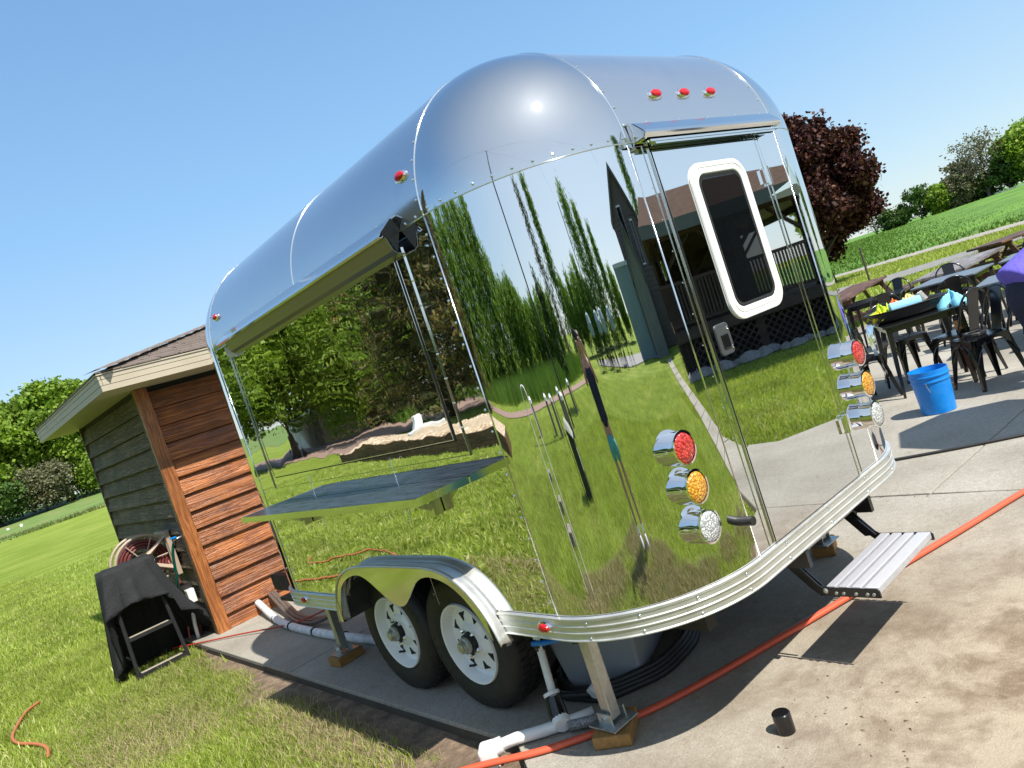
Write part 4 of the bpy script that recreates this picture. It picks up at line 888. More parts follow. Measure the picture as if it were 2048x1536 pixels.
# hose reel
M_tanp = mat('tan_plastic', (.38, .30, .22), .45); M_maroon = mat('maroon_hose', (.13, .025, .02), .5)
rc = (1.60, 8.0, .83); HR = thing('hose_reel', 'tan plastic hose reel with maroon hose mounted on the shed wall', 'hose reel', rc)
for dy in (-.11, .11):
    obj('flange', MB().tube([(rc[0]+.25*math.cos(t), rc[1]+dy, rc[2]+.25*math.sin(t)) for t in np.linspace(0, 2*PI, 40)], .014, 8).lathe([(.0, -.012), (.085, -.012), (.085, .012), (.0, .012)], 24, Matrix.Translation((rc[0], rc[1]+dy, rc[2])) @ Matrix.Rotation(PI/2, 4, 'X')), M_tanp, HR, smooth=2)
    for k in range(6): a = k*PI/3; obj('spoke', MB().tube([(rc[0]+.08*math.cos(a), rc[1]+dy, rc[2]+.08*math.sin(a)), (rc[0]+.245*math.cos(a), rc[1]+dy, rc[2]+.245*math.sin(a))], .006, 6), M_tanp, HR)
mb = MB()
for j, dy in enumerate((-.08, -.045, -.01, .025, .06)):
    for rr_ in (.14, .17, .2): mb.tube([(rc[0]+rr_*math.cos(t), rc[1]+dy, rc[2]+rr_*math.sin(t)) for t in np.linspace(0, 2*PI, 28)], .016, 6)
mb.tube(smoothp([(rc[0]+.20, 7.95, .8), (1.80, 7.85, .62), (1.84, 7.8, .35), (1.84, 7.76, .1), (1.8, 7.7, -.03)]), .016, 8)
obj('wound_hose', mb, M_maroon, HR, smooth=True)
for dy in (-.15,):
    y_ = rc[1]+dy
    fr_ = [(1.855, .62), (1.855, 1.06), (1.78, 1.06), (1.56, .88), (1.56, .80), (1.78, .66)]; inn = [(1.80, .72), (1.80, .99), (1.66, .87), (1.66, .83)]
    mb = MB().tube([(x_, y_, z_) for x_, z_ in ((1.84, .66), (1.83, 1.0), (1.60, .86), (1.60, .80), (1.84, .66))], .032, 4).box(1.82, 1.865, y_-.04, 8.2, .60, 1.04)
    obj('mount_arm', mb, M_tanp, HR, bevel=.006)
obj('crank', MB().lathe([(.03, 0), (.03, .04), (.0, .05)], 16, Matrix.Translation((rc[0], rc[1]-.17, rc[2])) @ Matrix.Rotation(PI/2, 4, 'X')), M_chrome, HR, smooth=2)
# plumbing fixtures on the shed's side wall
t = thing('wall_spigot', 'blue-handled spigot with green hose on the shed wall', 'spigot', (1.80, 7.55, .9))
obj('hose', MB().tube(smoothp([(1.795, 7.50, .93), (1.77, 7.54, .85), (1.76, 7.60, .7), (1.75, 7.66, .52), (1.73, 7.82, .42), (1.70, 8.1, .40)]), .013, 10), mat('green_hose', (.0, .10, .07), .35), t, smooth=True)
obj('tap', MB().tube([(1.87, 7.46, .965), (1.80, 7.48, .96), (1.795, 7.50, .92)], .011, 8), M_galv, t, smooth=True)
obj('handle', MB().lathe([(.03, 0), (.03, .012)], 12, Matrix.Translation((1.80, 7.47, .975))), M_blue, t)
t = thing('water_filter', 'clear-bowled water filter with chrome fittings on shed wall', 'water filter', (1.82, 7.9, .4))
obj('filter_bowl', MB().lathe([(.035, -.14), (.042, -.12), (.042, 0), (.03, .01)], 16, Matrix.Translation((1.80, 7.92, .44))), noisy('cloudy_plastic', (.45, .47, .42), (.6, .62, .58), 20, .15), t, smooth=2)
obj('filter_head', MB().lathe([(.045, 0), (.045, .04), (.02, .05)], 16, Matrix.Translation((1.80, 7.92, .45))), M_galv, t, smooth=2)
obj('pressure_gauge', MB().lathe([(.028, 0), (.028, .02), (.02, .022)], 16, Matrix.Translation((1.785, 7.83, .49)) @ Matrix.Rotation(-PI/2, 4, 'Y')), M_chrome, t, smooth=2)
obj('valve_body', MB().tube([(1.80, 7.95, .48), (1.80, 7.70, .47)], .02, 10).box(1.79, 1.87, 7.70, 7.80, .43, .50), M_blackm, t)
obj('valve_label', MB().box(1.785, 1.79, 7.84, 7.90, .30, .34), M_white, t)
t = thing('conduit', 'white pvc conduit with box cover rising beside shed corner post', 'conduit', (1.8, 7.65, 0))
obj('cover', MB().box(1.79, 1.86, 7.62, 7.70, .33, .46), M_pvc, t, bevel=.006)
obj('pipe', MB().tube(smoothp([(1.81, 7.66, .36), (1.80, 7.66, .28), (1.77, 7.65, .15), (1.765, 7.66, .0), (1.765, 7.67, -.06)]), .018, 12), M_pvc, t, smooth=True)
tag(obj('pex_line', MB().tube(smoothp([(1.79, 7.90, .32), (1.78, 7.85, .2), (1.74, 7.82, .08), (1.72, 7.80, -.04)]), .008, 8), mat('pex', (.6, .12, .07), .35), smooth=True), 'thin orange water line dropping from the filter on the shed', 'water line')

# step ladder draped with black cloth
LD = thing('step_ladder', 'black folding step ladder standing on the lawn under black cloth', 'step ladder', (1.3, 7.55, GZ))
lt = lambda u, v, z: (1.12+.42*u*(1-.18*z)+.045*z+.03, 7.35+.62*v*(1-.62*z)+.14*z, GZ+z*.98)
for u, v in ((0, 0), (1, 0), (0, 1), (1, 1)): obj('leg', MB().tube([lt(u, v, 0), lt(u, v, 1)], .017, 4), M_blackm, LD, bevel=.003)
for z in (.04, .36, .68): 
    a, b, c_, d_ = Vector(lt(0, 0, z)), Vector(lt(1, 0, z)), Vector(lt(1, 0, z))+Vector((0, .10, 0)), Vector(lt(0, 0, z))+Vector((0, .10, 0))
    mb = MB().add([a, b, c_, d_]+[q+Vector((0, 0, .028)) for q in (a, b, c_, d_)], [(3, 2, 1, 0), (4, 5, 6, 7), (0, 1, 5, 4), (1, 2, 6, 5), (2, 3, 7, 6), (3, 0, 4, 7)])
    obj('step', mb, M_blackm, LD); obj('grip_strip', MB().add([q+Vector((0, dy, .0295)) for q, dy in ((a+(b-a)*.08, .02), (b-(b-a)*.08, .02), (c_-(b-a)*.08, -.02), (d_+(b-a)*.08, -.02))], [(0, 1, 2, 3)]), noisy('worn_grip', (.25, .22, .16), (.4, .36, .28), 30, .8), LD)
for z in (.2, .5): obj('brace', MB().tube([lt(0, 1, z), lt(1, 1, z)], .012, 4).tube([lt(0, 0, z), lt(0, 1, z)], .01, 4), M_blackm, LD)
# cloth: top + draped curtains with folds
cl = MB()
tp = [Vector(lt(0, 0, 1)), Vector(lt(1, 0, 1)), Vector(lt(1, 1, 1)), Vector(lt(0, 1, 1))]; cen = sum(tp, Vector())/4
ring = []
nseg = 72
for k in range(nseg):
    t_ = k/nseg*4; i = int(t_); f_ = t_-i; ring.append(tp[i].lerp(tp[(i+1) % 4], f_)+(tp[i].lerp(tp[(i+1) % 4], f_)-cen).normalized()*.05)
def droplen(k):
    t_ = k/nseg*4
    # long on the far/left side, scooped on the front, long tail to the right
    if t_ < 1: return .40+.10*math.sin(t_*PI)*-1+.05*t_
    if t_ < 2: return .55+.55*math.sin((t_-1)*PI*.5)
    if t_ < 3: return 1.02
    return .78+.28*math.sin((4-t_)*PI*.5)
nl = 14
for j in range(nl+1):
    for k in range(nseg):
        p = ring[k]; out = (p-cen); out.z = 0; out.normalize(); L_ = droplen(k); f_ = j/nl; t_ = k/nseg*4
        flare = .10*f_+.035*math.sin(k*1.05)*f_+.02*math.sin(k*2.3+1)*f_
        if 1 <= t_ < 2.3: flare += .32*f_*f_*math.sin(min(1, (t_-1)/1.3)*PI)**.7
        q = p+out*flare; q.z = p.z-L_*f_+.01*math.sin(k*.9+j)
        q.z = max(q.z, GZ+.02); cl.v.append(tuple(q))
for j in range(nl):
    for k in range(nseg): a = j*nseg+k; b = j*nseg+(k+1) % nseg; cl.f.append((a, b, b+nseg, a+nseg))
c0 = len(cl.v); cl.v.append(tuple(cen+Vector((0, 0, .012))))
for k in range(nseg): cl.f.append((c0, k, (k+1) % nseg))
co = obj('cloth', cl, M_cloth, smooth=True, normals=True); tag(co, 'black cloth draped over the step ladder on the lawn', 'cloth')
sm = co.modifiers.new('s', 'SOLIDIFY'); sm.thickness = .003

# ================================================================== PATIO FURNITURE
def tri(v): return v
def make_chair():
    t = thing('metal_chair', 'x', 'chair', (0, 0, 0), 0, 'black metal bistro chairs')
    s = .18
    P = rrect(-s, s, -s, s, .05, 5); mb = MB().prism(P, .437, .450); P2 = rrect(-s+.03, s-.03, -s+.03, s-.03, .03, 5); mb.prism(P2, .4502, .453)
    obj('seat', mb, M_black, t, bevel=.003)
    for sx in (-1, 1):
        for sy in (-1, 1):
            top, bot = Vector((sx*.165, sy*.165, .44)), Vector((sx*.215, sy*(.215 if sy < 0 else .225), 0))
            mb = MB(); rows = []
            for f_, w_ in ((0, .085), (.2, .065), (.55, .045), (1, .026)):
                p = top.lerp(bot, f_); rows.append((p, w_))
            for p, w_ in rows:
                for q in ((0, 0), (-sx*w_, 0), (-sx*w_, -sy*.006), (-sx*.008, -sy*.008), (-sx*.006, -sy*w_), (0, -sy*w_)): mb.v.append((p.x+q[0], p.y+q[1], p.z))
            for i in range(3):
                for k in range(6): a = i*6+k; b = i*6+(k+1) % 6; mb.f.append((a, b, b+6, a+6))
            mb.f.append((18, 19, 20, 21, 22, 23)); obj('leg', mb, M_black, t)
    for sx, sy in ((0, -1), (0, 1), (1, 0), (-1, 0)):
        mb = MB(); n_ = 12
        for k in range(n_+1):
            u = -.15+.30*k/n_; zz = .437-.02-.085*(abs(u)/.15)**3
            for z_ in (.437, zz): mb.v.append((u, sy*.178, z_) if sy else (sx*.178, u, z_))
        for k in range(n_): mb.f.append((2*k, 2*k+1, 2*k+3, 2*k+2))
        o = obj('apron', mb, M_black, t); o.modifiers.new('s', 'SOLIDIFY').thickness = .003
        obj('arch_brace', MB().tube([((-.19+.38*k/10), sy*.19, .40-.16*(abs(-1+.2*k))**3) if sy else (sx*.19, (-.19+.38*k/10), .40-.16*(abs(-1+.2*k))**3) for k in range(11)], .005, 5), M_black, t)
    hoop = []
    for k in range(25):
        a = -PI/2+PI*k/24; x_ = .19*math.sin(a); z_ = .60+.23*math.cos(a)**.8 if math.cos(a) > 0 else .60; hoop.append((x_, -.175-.10*(z_-.45)/.38, z_))
    hoop = [(-.17, -.15, .44), (-.185, -.17, .52)]+hoop+[(.185, -.17, .52), (.17, -.15, .44)]
    obj('back_hoop', MB().tube(hoop, .0105, 8), M_black, t, smooth=True)
    mb = MB().grid(lambda u, v: ((u-.5)*(.13+.02*v), -.172-.098*v, .45+.375*v), 2, 4); o = obj('backrest', mb, M_black, t); o.modifiers.new('s', 'SOLIDIFY').thickness = .003
    return t
CH = make_chair()
def face(dx, dy): return math.atan2(-dx, dy)
chs = [((7.36, 2.50), (-.77, .64), 'black metal chair right of the blue bucket with cord coil on its seat'),
       ((7.78, 2.80), (.35, .93), 'black metal chair behind the one by the bucket, can on its seat'),
       ((7.38, 3.62), (.85, -.5), 'black metal chair left of the near table, next to the red tail light'),
       ((8.25, 3.50), (-.6, -.8), 'black metal chair tucked behind the near table with the basin'),
       ((8.75, 2.22), (.1, 1), 'black metal chair in front of the bending person in purple'),
       ((9.9, 4.95), (.8, .2), 'black metal chair left of the far small table'),
       ((10.0, 4.25), (.9, .1), 'black metal chair beside the far tables, just over the yellow cloths'),
       ((9.75, 3.45), (.8, .45), 'black metal chair with broad back splat before the grey-topped table'),
       ((10.55, 2.95), (-.1, 1), 'black metal chair at the grey-topped table below the picnic bench end'),
       ((9.75, 2.55), (-.9, .4), 'black metal chair right beside the purple shirt'),
       ((11.7, 4.1), (-.9, -.3), 'black metal chair on the lawn side of the grey-topped table'),
       ((11.6, 4.9), (-.95, .1), 'black metal chair on the lawn side of the far small table'),
       ((11.9, 2.6), (-.9, .4), 'black metal chair at far right behind the purple shirt')]
CH.location = (chs[0][0][0], chs[0][0][1], .001); CH.rotation_euler = (0, 0, face(*chs[0][1])); CH['label'] = chs[0][2]
for (x, y), (dx, dy), lab in chs[1:]: dup(CH, (x, y, .001 if x < 11 else -.0), face(dx, dy), lab)
M_topg = mat('grey_table_top', (.16, .18, .2), .35, .3)
def make_table(a, b, h, top):
    t = thing('metal_table', 'x', 'table', (0, 0, 0), 0, 'metal bistro tables')
    obj('table_top', MB().prism(rrect(-a, a, -b, b, .03, 4), h-.022, h), top, t, bevel=.004)
    obj('apron', MB().box(-a+.04, a-.04, -b+.04, b-.04, h-.075, h-.0225), M_black, t)
    for sx in (-1, 1):
        for sy in (-1, 1):
            tp_, bt = Vector((sx*(a-.05), sy*(b-.05), h-.03)), Vector((sx*(a-.01), sy*(b-.01), 0)); mb = MB()
            for p, w_ in ((tp_, .05), (bt, .022)):
                for q in ((-1, -1), (1, -1), (1, 1), (-1, 1)): mb.v.append((p.x+q[0]*w_/2, p.y+q[1]*w_/2, p.z))
            mb.f = [(0, 1, 5, 4), (1, 2, 6, 5), (2, 3, 7, 6), (3, 0, 4, 7), (7, 6, 5, 4)]; obj('leg', mb, M_black, t)
    return t
TB = make_table(.36, .36, .71, M_black)
TBr = math.atan2(-.835, .55)
TB.location = (7.78, 3.14, .001); TB.rotation_euler = (0, 0, TBr); TB['label'] = 'black square metal table holding the basin of rags'
dup(TB, (10.85, 4.8, .001), -1.3, 'small black metal table at the far left of the patio seating')
T3 = make_table(.40, .40, .72, M_topg); T3.location = (10.95, 3.82, .001); T3.rotation_euler = (0, 0, -1.57); T3['label'] = 'grey-topped metal table in front of the large picnic table'
dup(T3, (11.55, 2.95, .001), -1.5, 'grey-topped metal table furthest right behind the purple shirt')
dup(T3, (9.25, 2.55, .001), -1.45, 'grey-topped metal table the purple-shirted person leans beside')

def picnic(loc, rz, lab, mt, L_=1.9, tw=.75):
    t = thing('picnic_table', lab, 'picnic table', loc, rz, 'wooden picnic tables on the lawn'); n_ = 5; w_ = tw/n_
    for i in range(n_): obj('top_plank', MB().box(-L_/2, L_/2, -tw/2+i*w_+.004, -tw/2+(i+1)*w_-.004, .70, .74), mt, t, bevel=.003, local=True)
    for sy in (-1, 1):
        for i in range(2): obj('bench_plank', MB().box(-L_/2, L_/2, sy*.70-.14+i*.14+.003, sy*.70-.14+(i+1)*.14-.003, .41, .45), mt, t, bevel=.003, local=True)
    for sx in (-1, 1):
        x_ = sx*(L_/2-.3)
        obj('bench_support', MB().box(x_-.02, x_+.02, -.82, .82, .30, .405), M_picn, t, local=True)
        obj('top_cleat', MB().box(x_-.02, x_+.02, -tw/2+.03, tw/2-.03, .61, .698), M_picn, t, local=True)
        for sy in (-1, 1):
            mb = MB().add([(x_+.022, sy*.18, .69), (x_+.022, sy*.28, .69), (x_+.022, sy*.66, 0), (x_+.022, sy*.54, 0), (x_+.062, sy*.18, .69), (x_+.062, sy*.28, .69), (x_+.062, sy*.66, 0), (x_+.062, sy*.54, 0)], [(0, 1, 2, 3), (4, 7, 6, 5), (0, 4, 5, 1), (1, 5, 6, 2), (2, 6, 7, 3), (3, 7, 4, 0)])
            obj('leg', mb, M_picn, t, local=True)
        mb = MB().tube([(x_, 0, .33), (x_-sx*.45, 0, .69)], .035, 4); obj('brace', mb, M_picn, t, local=True)
    return t
picnic((14.3, 6.75, GZ), .20, 'brown picnic table near the purple-leaved maple', M_picn, 3.4, .7)
picnic((13.75, 4.62, GZ), .05, 'large weathered grey-topped picnic table on the lawn', M_picg, 2.4, .78)
picnic((17.4, 4.75, GZ), -.35, 'dark picnic table at the right edge beyond the grey-topped one', M_picn, 1.9)
picnic((19.5, 10.6, GZ), .25, 'far brown picnic table by the maple trunk', M_picn, 2.2)

# things on / by the near table
def onT(u, v, z=0):      # local coords of near table
    c, s_ = math.cos(TBr), math.sin(TBr); return (7.78+c*u-s_*v, 3.14+s_*u+c*v, .7125+z)
t = thing('blue_bucket', 'bright blue plastic pail standing on the concrete', 'bucket', (6.62, 2.70, .001))
M_bk = noisy('bucket_blue', (.0, .20, .66), (.015, .25, .72), 14, .3, rr=(.28, .5))
obj('pail', MB().lathe([(.0, .0), (.128, .0), (.132, .004), (.147, .27), (.153, .272), (.153, .285), (.148, .287), (.150, .315), (.157, .317), (.157, .330), (.151, .332), (.152, .372), (.149, .372), (.146, .33), (.143, .26), (.128, .01), (.0, .008)], 48), M_bk, t, smooth=2, local=True)
obj('handle', MB().tube([(.16*math.cos(a), -.02-.02*math.sin(a), .28-.17*math.sin(a)) for a in np.linspace(0, PI, 20)], .003, 6), M_galv, t, local=True)
obj('water', MB().lathe([(.0, .12), (.136, .12)], 32), mat('water', (.01, .05, .12), .05, 0, .6), t, local=True)
t = thing('basin', 'black oval basin of rags on the near table', 'basin', onT(-.05, .02)); 
S = Matrix.Rotation(TBr, 4, 'Z') @ Matrix.Diagonal((1.55, 1, 1, 1))
obj('tub', MB().lathe([(.0, .0), (.17, .0), (.20, .02), (.225, .10), (.245, .115), (.243, .122), (.218, .108), (.19, .025), (.0, .012)], 40, S), M_blackm, t, smooth=2, local=True)
def rag(u, v, z, r, mt, lab, seed):
    rr_ = random.Random(seed); ph = [rr_.uniform(0, 6) for _ in range(6)]
    def f(a, b):
        th = a*2*PI; ra = r*b*(1+.25*math.sin(3*th+ph[0])+.15*math.sin(5*th+ph[1])); h_ = r*.8*(1-b)**.7*(1+.3*math.sin(4*th+ph[2]))+.02*math.sin(6*th+8*b+ph[3])+.012*math.sin(9*th+14*b+ph[4])
        return (ra*math.cos(th), ra*math.sin(th), h_)
    o = obj('rag', MB().grid(f, 40, 12), mt, smooth=True, local=True); o.location = onT(u, v, z); tag(o, lab, 'rag'); return o
rag(-.27, .03, .07, .11, mat('lime_cloth', (.48, .62, .03), .9), 'lime yellow rag at the left end of the basin', 3)
rag(-.30, -.05, .05, .07, mat('yellow_cloth', (.75, .65, .02), .9), 'yellow rag hanging at the basin rim', 4)
rag(-.12, .08, .09, .09, mat('orange_cloth', (.75, .16, .03), .9), 'orange rag in the middle of the basin', 5)
rag(.02, .12, .09, .10, mat('cream_cloth', (.75, .62, .22), .9), 'cream and yellow rag heaped at the back of the basin', 6)
rag(.12, .12, .11, .06, mat('yellow_cloth_b', (.75, .6, .03), .9), 'bright yellow folded rag behind the tape roll', 8)
rag(-.18, .10, .08, .08, mat('lime_cloth_b', (.55, .68, .05), .9), 'green-yellow rag between the lime and orange rags', 9)
mb = MB()
o = rag(.33, -.12, .0, .13, mat('sky_blue_cloth', (.22, .60, .78), .9), 'sky blue cloth crumpled at the right corner of the near table', 7)
Mx = Matrix.Translation(onT(-.06, -.07, .115)) @ Matrix.Rotation(TBr+.05, 4, 'Z') @ Matrix.Rotation(PI/2, 4, 'Y')
t = thing('paper_towel_roll', 'light blue paper towel roll lying across the basin', 'paper roll', onT(-.06, -.07, .115))
obj('roll', MB().lathe([(.022, -.14), (.062, -.14), (.064, -.13), (.064, .13), (.062, .14), (.022, .14)], 32, Mx), noisy('blue_paper', (.22, .50, .74), (.28, .56, .8), 80, .9, bmp=.003), t, smooth=2)
obj('core', MB().lathe([(.021, -.141), (.021, .141)], 20, Mx), mat('card', (.12, .2, .25), .8), t)
t = thing('tape_roll', 'white roll standing in the basin beside the towel roll', 'tape roll', onT(.13, .02, .12)); Mx = Matrix.Translation(onT(.13, .02, .10)) @ Matrix.Rotation(-.45, 4, 'X')
obj('roll', MB().lathe([(.018, .0), (.045, .0), (.045, .09), (.018, .09)], 24, Mx), noisy('wrap_film', (.2, .2, .19), (.36, .36, .34), 20, .3), t, smooth=2); obj('end', MB().lathe([(.019, .0905), (.044, .0905), (.044, .094), (.019, .094)], 24, Mx), M_white, t)
tag(obj('plastic_bag', MB().grid(lambda u, v: (onT(-.40-.05*math.sin(v*3)+.012*math.sin(u*9+v*5), -.22+u*.20, .03-.50*v*v+.02*math.sin(u*14)*(.3+v))), 14, 18), M_clear, smooth=True), 'clear plastic bag hanging off the left side of the near table', 'plastic bag')
t = thing('drink_can', 'dark can with red and orange label on the second chair', 'can', (7.72, 2.76, .455))
obj('can', MB().lathe([(.030, 0), (.033, .005), (.033, .15), (.026, .162), (.026, .166)], 24), M_blackm, t, smooth=2, local=True); obj('label_band', MB().lathe([(.0335, .03), (.0335, .12)], 24, close=False), noisy('can_label', (.45, .05, .02), (.6, .3, .1), 30, .4, c3=(.06, .02, .02)), t, local=True)
tag(obj('coiled_cord', MB().tube([(7.33+(.08+.01*math.sin(k*.7))*math.cos(k/5), 2.52+(.08+.01*math.cos(k))*math.sin(k/5), .465+.006*(k//30)) for k in range(120)], .009, 6), M_blackm, smooth=True), 'coil of black cord on the seat of the chair by the bucket', 'cord')
t = thing('red_container', 'red fuel container on the concrete behind the right tail lights', 'container', (7.42, 3.75, .001))
obj('body', MB().prism(rrect(-.13, .13, -.08, .08, .03, 4), 0, .22), mat('red_plastic', (.50, .012, .02), .4), t, bevel=.012, local=True); obj('handle', MB().tube([(-.09, 0, .21), (-.07, 0, .27), (.05, 0, .27), (.07, 0, .21)], .013, 8), M_blackm, t, local=True); obj('strap', MB().box(-.02, .02, -.083, .083, .02, .2), M_blackm, t, local=True)
t = thing('patio_umbrella', 'open market umbrella just outside the frame shading the slab', 'umbrella', (5.98, .75, .001))
for k in range(8):
    a, b = 2*PI*k/8, 2*PI*(k+1)/8; obj('canopy_panel', MB().add([(0, 0, 2.35), (.62*math.cos(a), .62*math.sin(a), 2.12), (.62*math.cos(b), .62*math.sin(b), 2.12)], [(0, 1, 2)]), mat('umbrella_fabric', (.25, .33, .33), .8) if k == 0 else bpy.data.materials['umbrella_fabric'], t, local=True)
obj('pole', MB().tube([(0, 0, 0), (0, 0, 2.4)], .02, 10), M_galv, t, local=True); obj('base', MB().lathe([(.22, 0), (.22, .04), (.04, .09)], 24), M_blackm, t, local=True)

# ================================================================== PEOPLE
def skin(name, verts, edges, radii, mt, parent=None, root=0, sub=2):
    me = bpy.data.meshes.new(name); me.from_pydata([Vector(v) for v in verts], edges, []); o = link(name, me, mt, parent)
    sk = o.modifiers.new('k', 'SKIN'); sk.use_smooth_shade = True
    for i, r_ in enumerate(radii):
        me.skin_vertices[0].data[i].radius = r_ if isinstance(r_, tuple) else (r_, r_)
    me.skin_vertices[0].data[root].use_root = True
    ss = o.modifiers.new('s', 'SUBSURF'); ss.levels = sub; ss.render_levels = sub; return o
M_skin = noisy('skin', (.42, .24, .16), (.48, .28, .19), 8, .5); M_navy = noisy('navy_fabric', (.012, .015, .035), (.02, .024, .05), 40, .85)
M_teal = noisy('teal_fabric', (.08, .33, .30), (.1, .38, .35), 30, .8); M_hair = mat('brown_hair', (.07, .035, .02), .6); M_purp = noisy('purple_shirt', (.12, .09, .48), (.15, .12, .56), 25, .85, bmp=.01)
# photographer: local frame x=right, y=forward, stands just behind the camera
PH = thing('person', 'person in navy top and teal shorts photographing, seen mirrored in the trailer corner', 'person', (-.20, -.36, GZ), -YAW)
B = [(0, 0, .93), (0, .0, 1.08), (0, .0, 1.25), (0, -.01, 1.40), (0, .0, 1.49), (0, .03, 1.57), (0, .03, 1.66),    # pelvis..head 0-6
     (-.17, -.01, 1.40), (-.24, .10, 1.28), (-.13, .26, 1.52), (-.085, .30, 1.62), (.17, -.01, 1.40), (.24, .10, 1.28), (.13, .26, 1.52), (.085, .30, 1.62),
     (-.09, 0, .88), (-.10, .02, .50), (-.10, 0, .10), (-.10, .10, .03), (.09, 0, .88), (.11, .0, .50), (.12, -.02, .10), (.12, .08, .03)]
Ed = [(0, 1), (1, 2), (2, 3), (3, 4), (4, 5), (5, 6), (3, 7), (7, 8), (8, 9), (9, 10), (3, 11), (11, 12), (12, 13), (13, 14), (0, 15), (15, 16), (16, 17), (17, 18), (0, 19), (19, 20), (20, 21), (21, 22)]
Ra = [(.175, .12), (.15, .11), (.17, .12), (.15, .10), .055, (.075, .09), (.07, .085), .055, .038, .028, .03, .055, .038, .028, .03, .08, .055, .036, .03, .08, .055, .036, .03]
body = skin('body', B, Ed, Ra, M_skin, PH)
skin('tank_top', [(0, 0, .90), (0, 0, 1.08), (0, 0, 1.25), (0, -.01, 1.38), (-.13, -.01, 1.43), (.13, -.01, 1.43)], [(0, 1), (1, 2), (2, 3), (3, 4), (3, 5)], [(.19, .14), (.165, .125), (.19, .14), (.17, .115), .065, .065], M_navy, PH)
skin('shorts', [(0, 0, .97), (0, 0, .90), (-.095, .0, .82), (-.10, .01, .64), (.095, 0, .82), (.105, 0, .64)], [(0, 1), (1, 2), (2, 3), (1, 4), (4, 5)], [(.19, .145), (.185, .145), .115, .11, .115, .11], M_teal, PH, 1)
skin('hair', [(0, -.01, 1.70), (0, -.02, 1.62), (0, -.04, 1.52)], [(0, 1), (1, 2)], [.095, .10, .06], M_hair, PH)
for sx in (-1, 1):
    hx = sx*.085
    for k, (dz, l) in enumerate(((.015, .075), (.0, .08), (-.016, .075), (-.03, .06))):
        skin('finger', [(hx, .30, 1.61+dz), (hx-sx*.035, .335, 1.62+dz), (hx-sx*(l-.01), .325, 1.622+dz)], [(0, 1), (1, 2)], [.009, .008, .0065], M_skin, PH, sub=1)
    skin('thumb', [(hx, .29, 1.59), (hx-sx*.03, .295, 1.60), (hx-sx*.05, .298, 1.615)], [(0, 1), (1, 2)], [.011, .009, .007], M_skin, PH, sub=1)
for x_, y_ in ((-.10, .0), (.12, -.02)):
    obj('shoe', MB().lathe([(.0, 0), (.052, .0), (.055, .03), (.045, .07), (.03, .10), (.0, .10)], 20, Matrix.Translation((x_, y_+.05, 0)) @ Matrix.Diagonal((.85, 2.3, 1, 1))), M_white, PH, smooth=2, local=True)
    obj('sock', MB().tube([(x_, y_, .07), (x_, y_, .17)], .042, 14), M_white, PH, smooth=2, local=True)
# phone, held right behind the lens
ph = bpy.data.objects.new('phone', None); bpy.data.objects.remove(ph)
mb = MB(); Mp = cam.matrix_world @ Matrix.Translation((0.02, -.02, .030))
mb.box(-.075, .075, -.038, .038, -.004, .004, Mp); tag(obj('phone', mb, M_blackm, bevel=.003), 'black phone in the photographer\'s raised hands', 'phone')
# bending person in purple
PB = thing('person', 'person in purple shirt and navy piped trousers bending over at the right edge', 'person', (7.06, 1.965, .001), -2.25)
# local: y forward (direction they bend), x right
B = [(0, 0, .86), (0, .10, .98), (0, .30, 1.02), (0, .48, 1.00), (0, .60, .96), (0, .70, .92), (0, .78, .88),
     (-.19, .48, .98), (-.24, .58, .74), (-.20, .66, .52), (-.19, .70, .45), (.19, .48, .98), (.24, .58, .74), (.20, .68, .54), (.19, .72, .47),
     (-.09, 0, .80), (-.11, .06, .45), (-.11, .0, .08), (-.11, .11, .03), (.09, 0, .80), (.11, .10, .46), (.11, .04, .08), (.11, .15, .03)]
Ra = [(.15, .13), (.14, .12), (.15, .12), (.14, .10), .05, (.07, .085), (.065, .08), .055, .038, .028, .03, .055, .038, .028, .03, .10, .06, .04, .03, .10, .06, .04, .03]
skin('body', B, Ed, Ra, M_skin, PB)
skin('shirt', [(0, -.08, .86), (0, .08, .985), (0, .30, 1.03), (0, .48, 1.0), (-.20, .49, .95), (-.24, .56, .80), (.20, .49, .95), (.24, .56, .80)], [(0, 1), (1, 2), (2, 3), (3, 4), (4, 5), (3, 6), (6, 7)], [(.20, .17), (.19, .16), (.175, .15), (.155, .12), .075, .065, .075, .065], M_purp, PB, 1)
skin('trousers', [(0, .06, .95), (0, 0, .82), (-.10, .01, .70), (-.115, .06, .45), (-.11, .0, .12), (.10, .01, .70), (.115, .10, .46), (.11, .04, .12)], [(0, 1), (1, 2), (2, 3), (3, 4), (1, 5), (5, 6), (6, 7)], [(.165, .15), (.19, .17), .125, .08, .065, .115, .08, .065], M_navy, PB, 1)
for sx in (-1, 1): obj('piping', MB().tube([(sx*.205, -.02, .80), (sx*.222, .02, .66), (sx*.2, .06, .45), (sx*.182, .02, .14)], .004, 6), M_white, PB, local=True)
obj('hair', MB().lathe([(.0, -.1), (.07, -.07), (.095, 0), (.08, .06), (.0, .1)], 20, Matrix.Translation((0, .76, .91))), M_hair, PB, smooth=True, local=True)
for sx, y_ in ((-.11, .06), (.11, .10)): obj('shoe', MB().lathe([(.0, 0), (.052, .0), (.055, .03), (.045, .07), (.03, .10), (.0, .10)], 20, Matrix.Translation((sx, y_, 0)) @ Matrix.Diagonal((.85, 2.3, 1, 1))), M_black, PB, smooth=2, local=True)
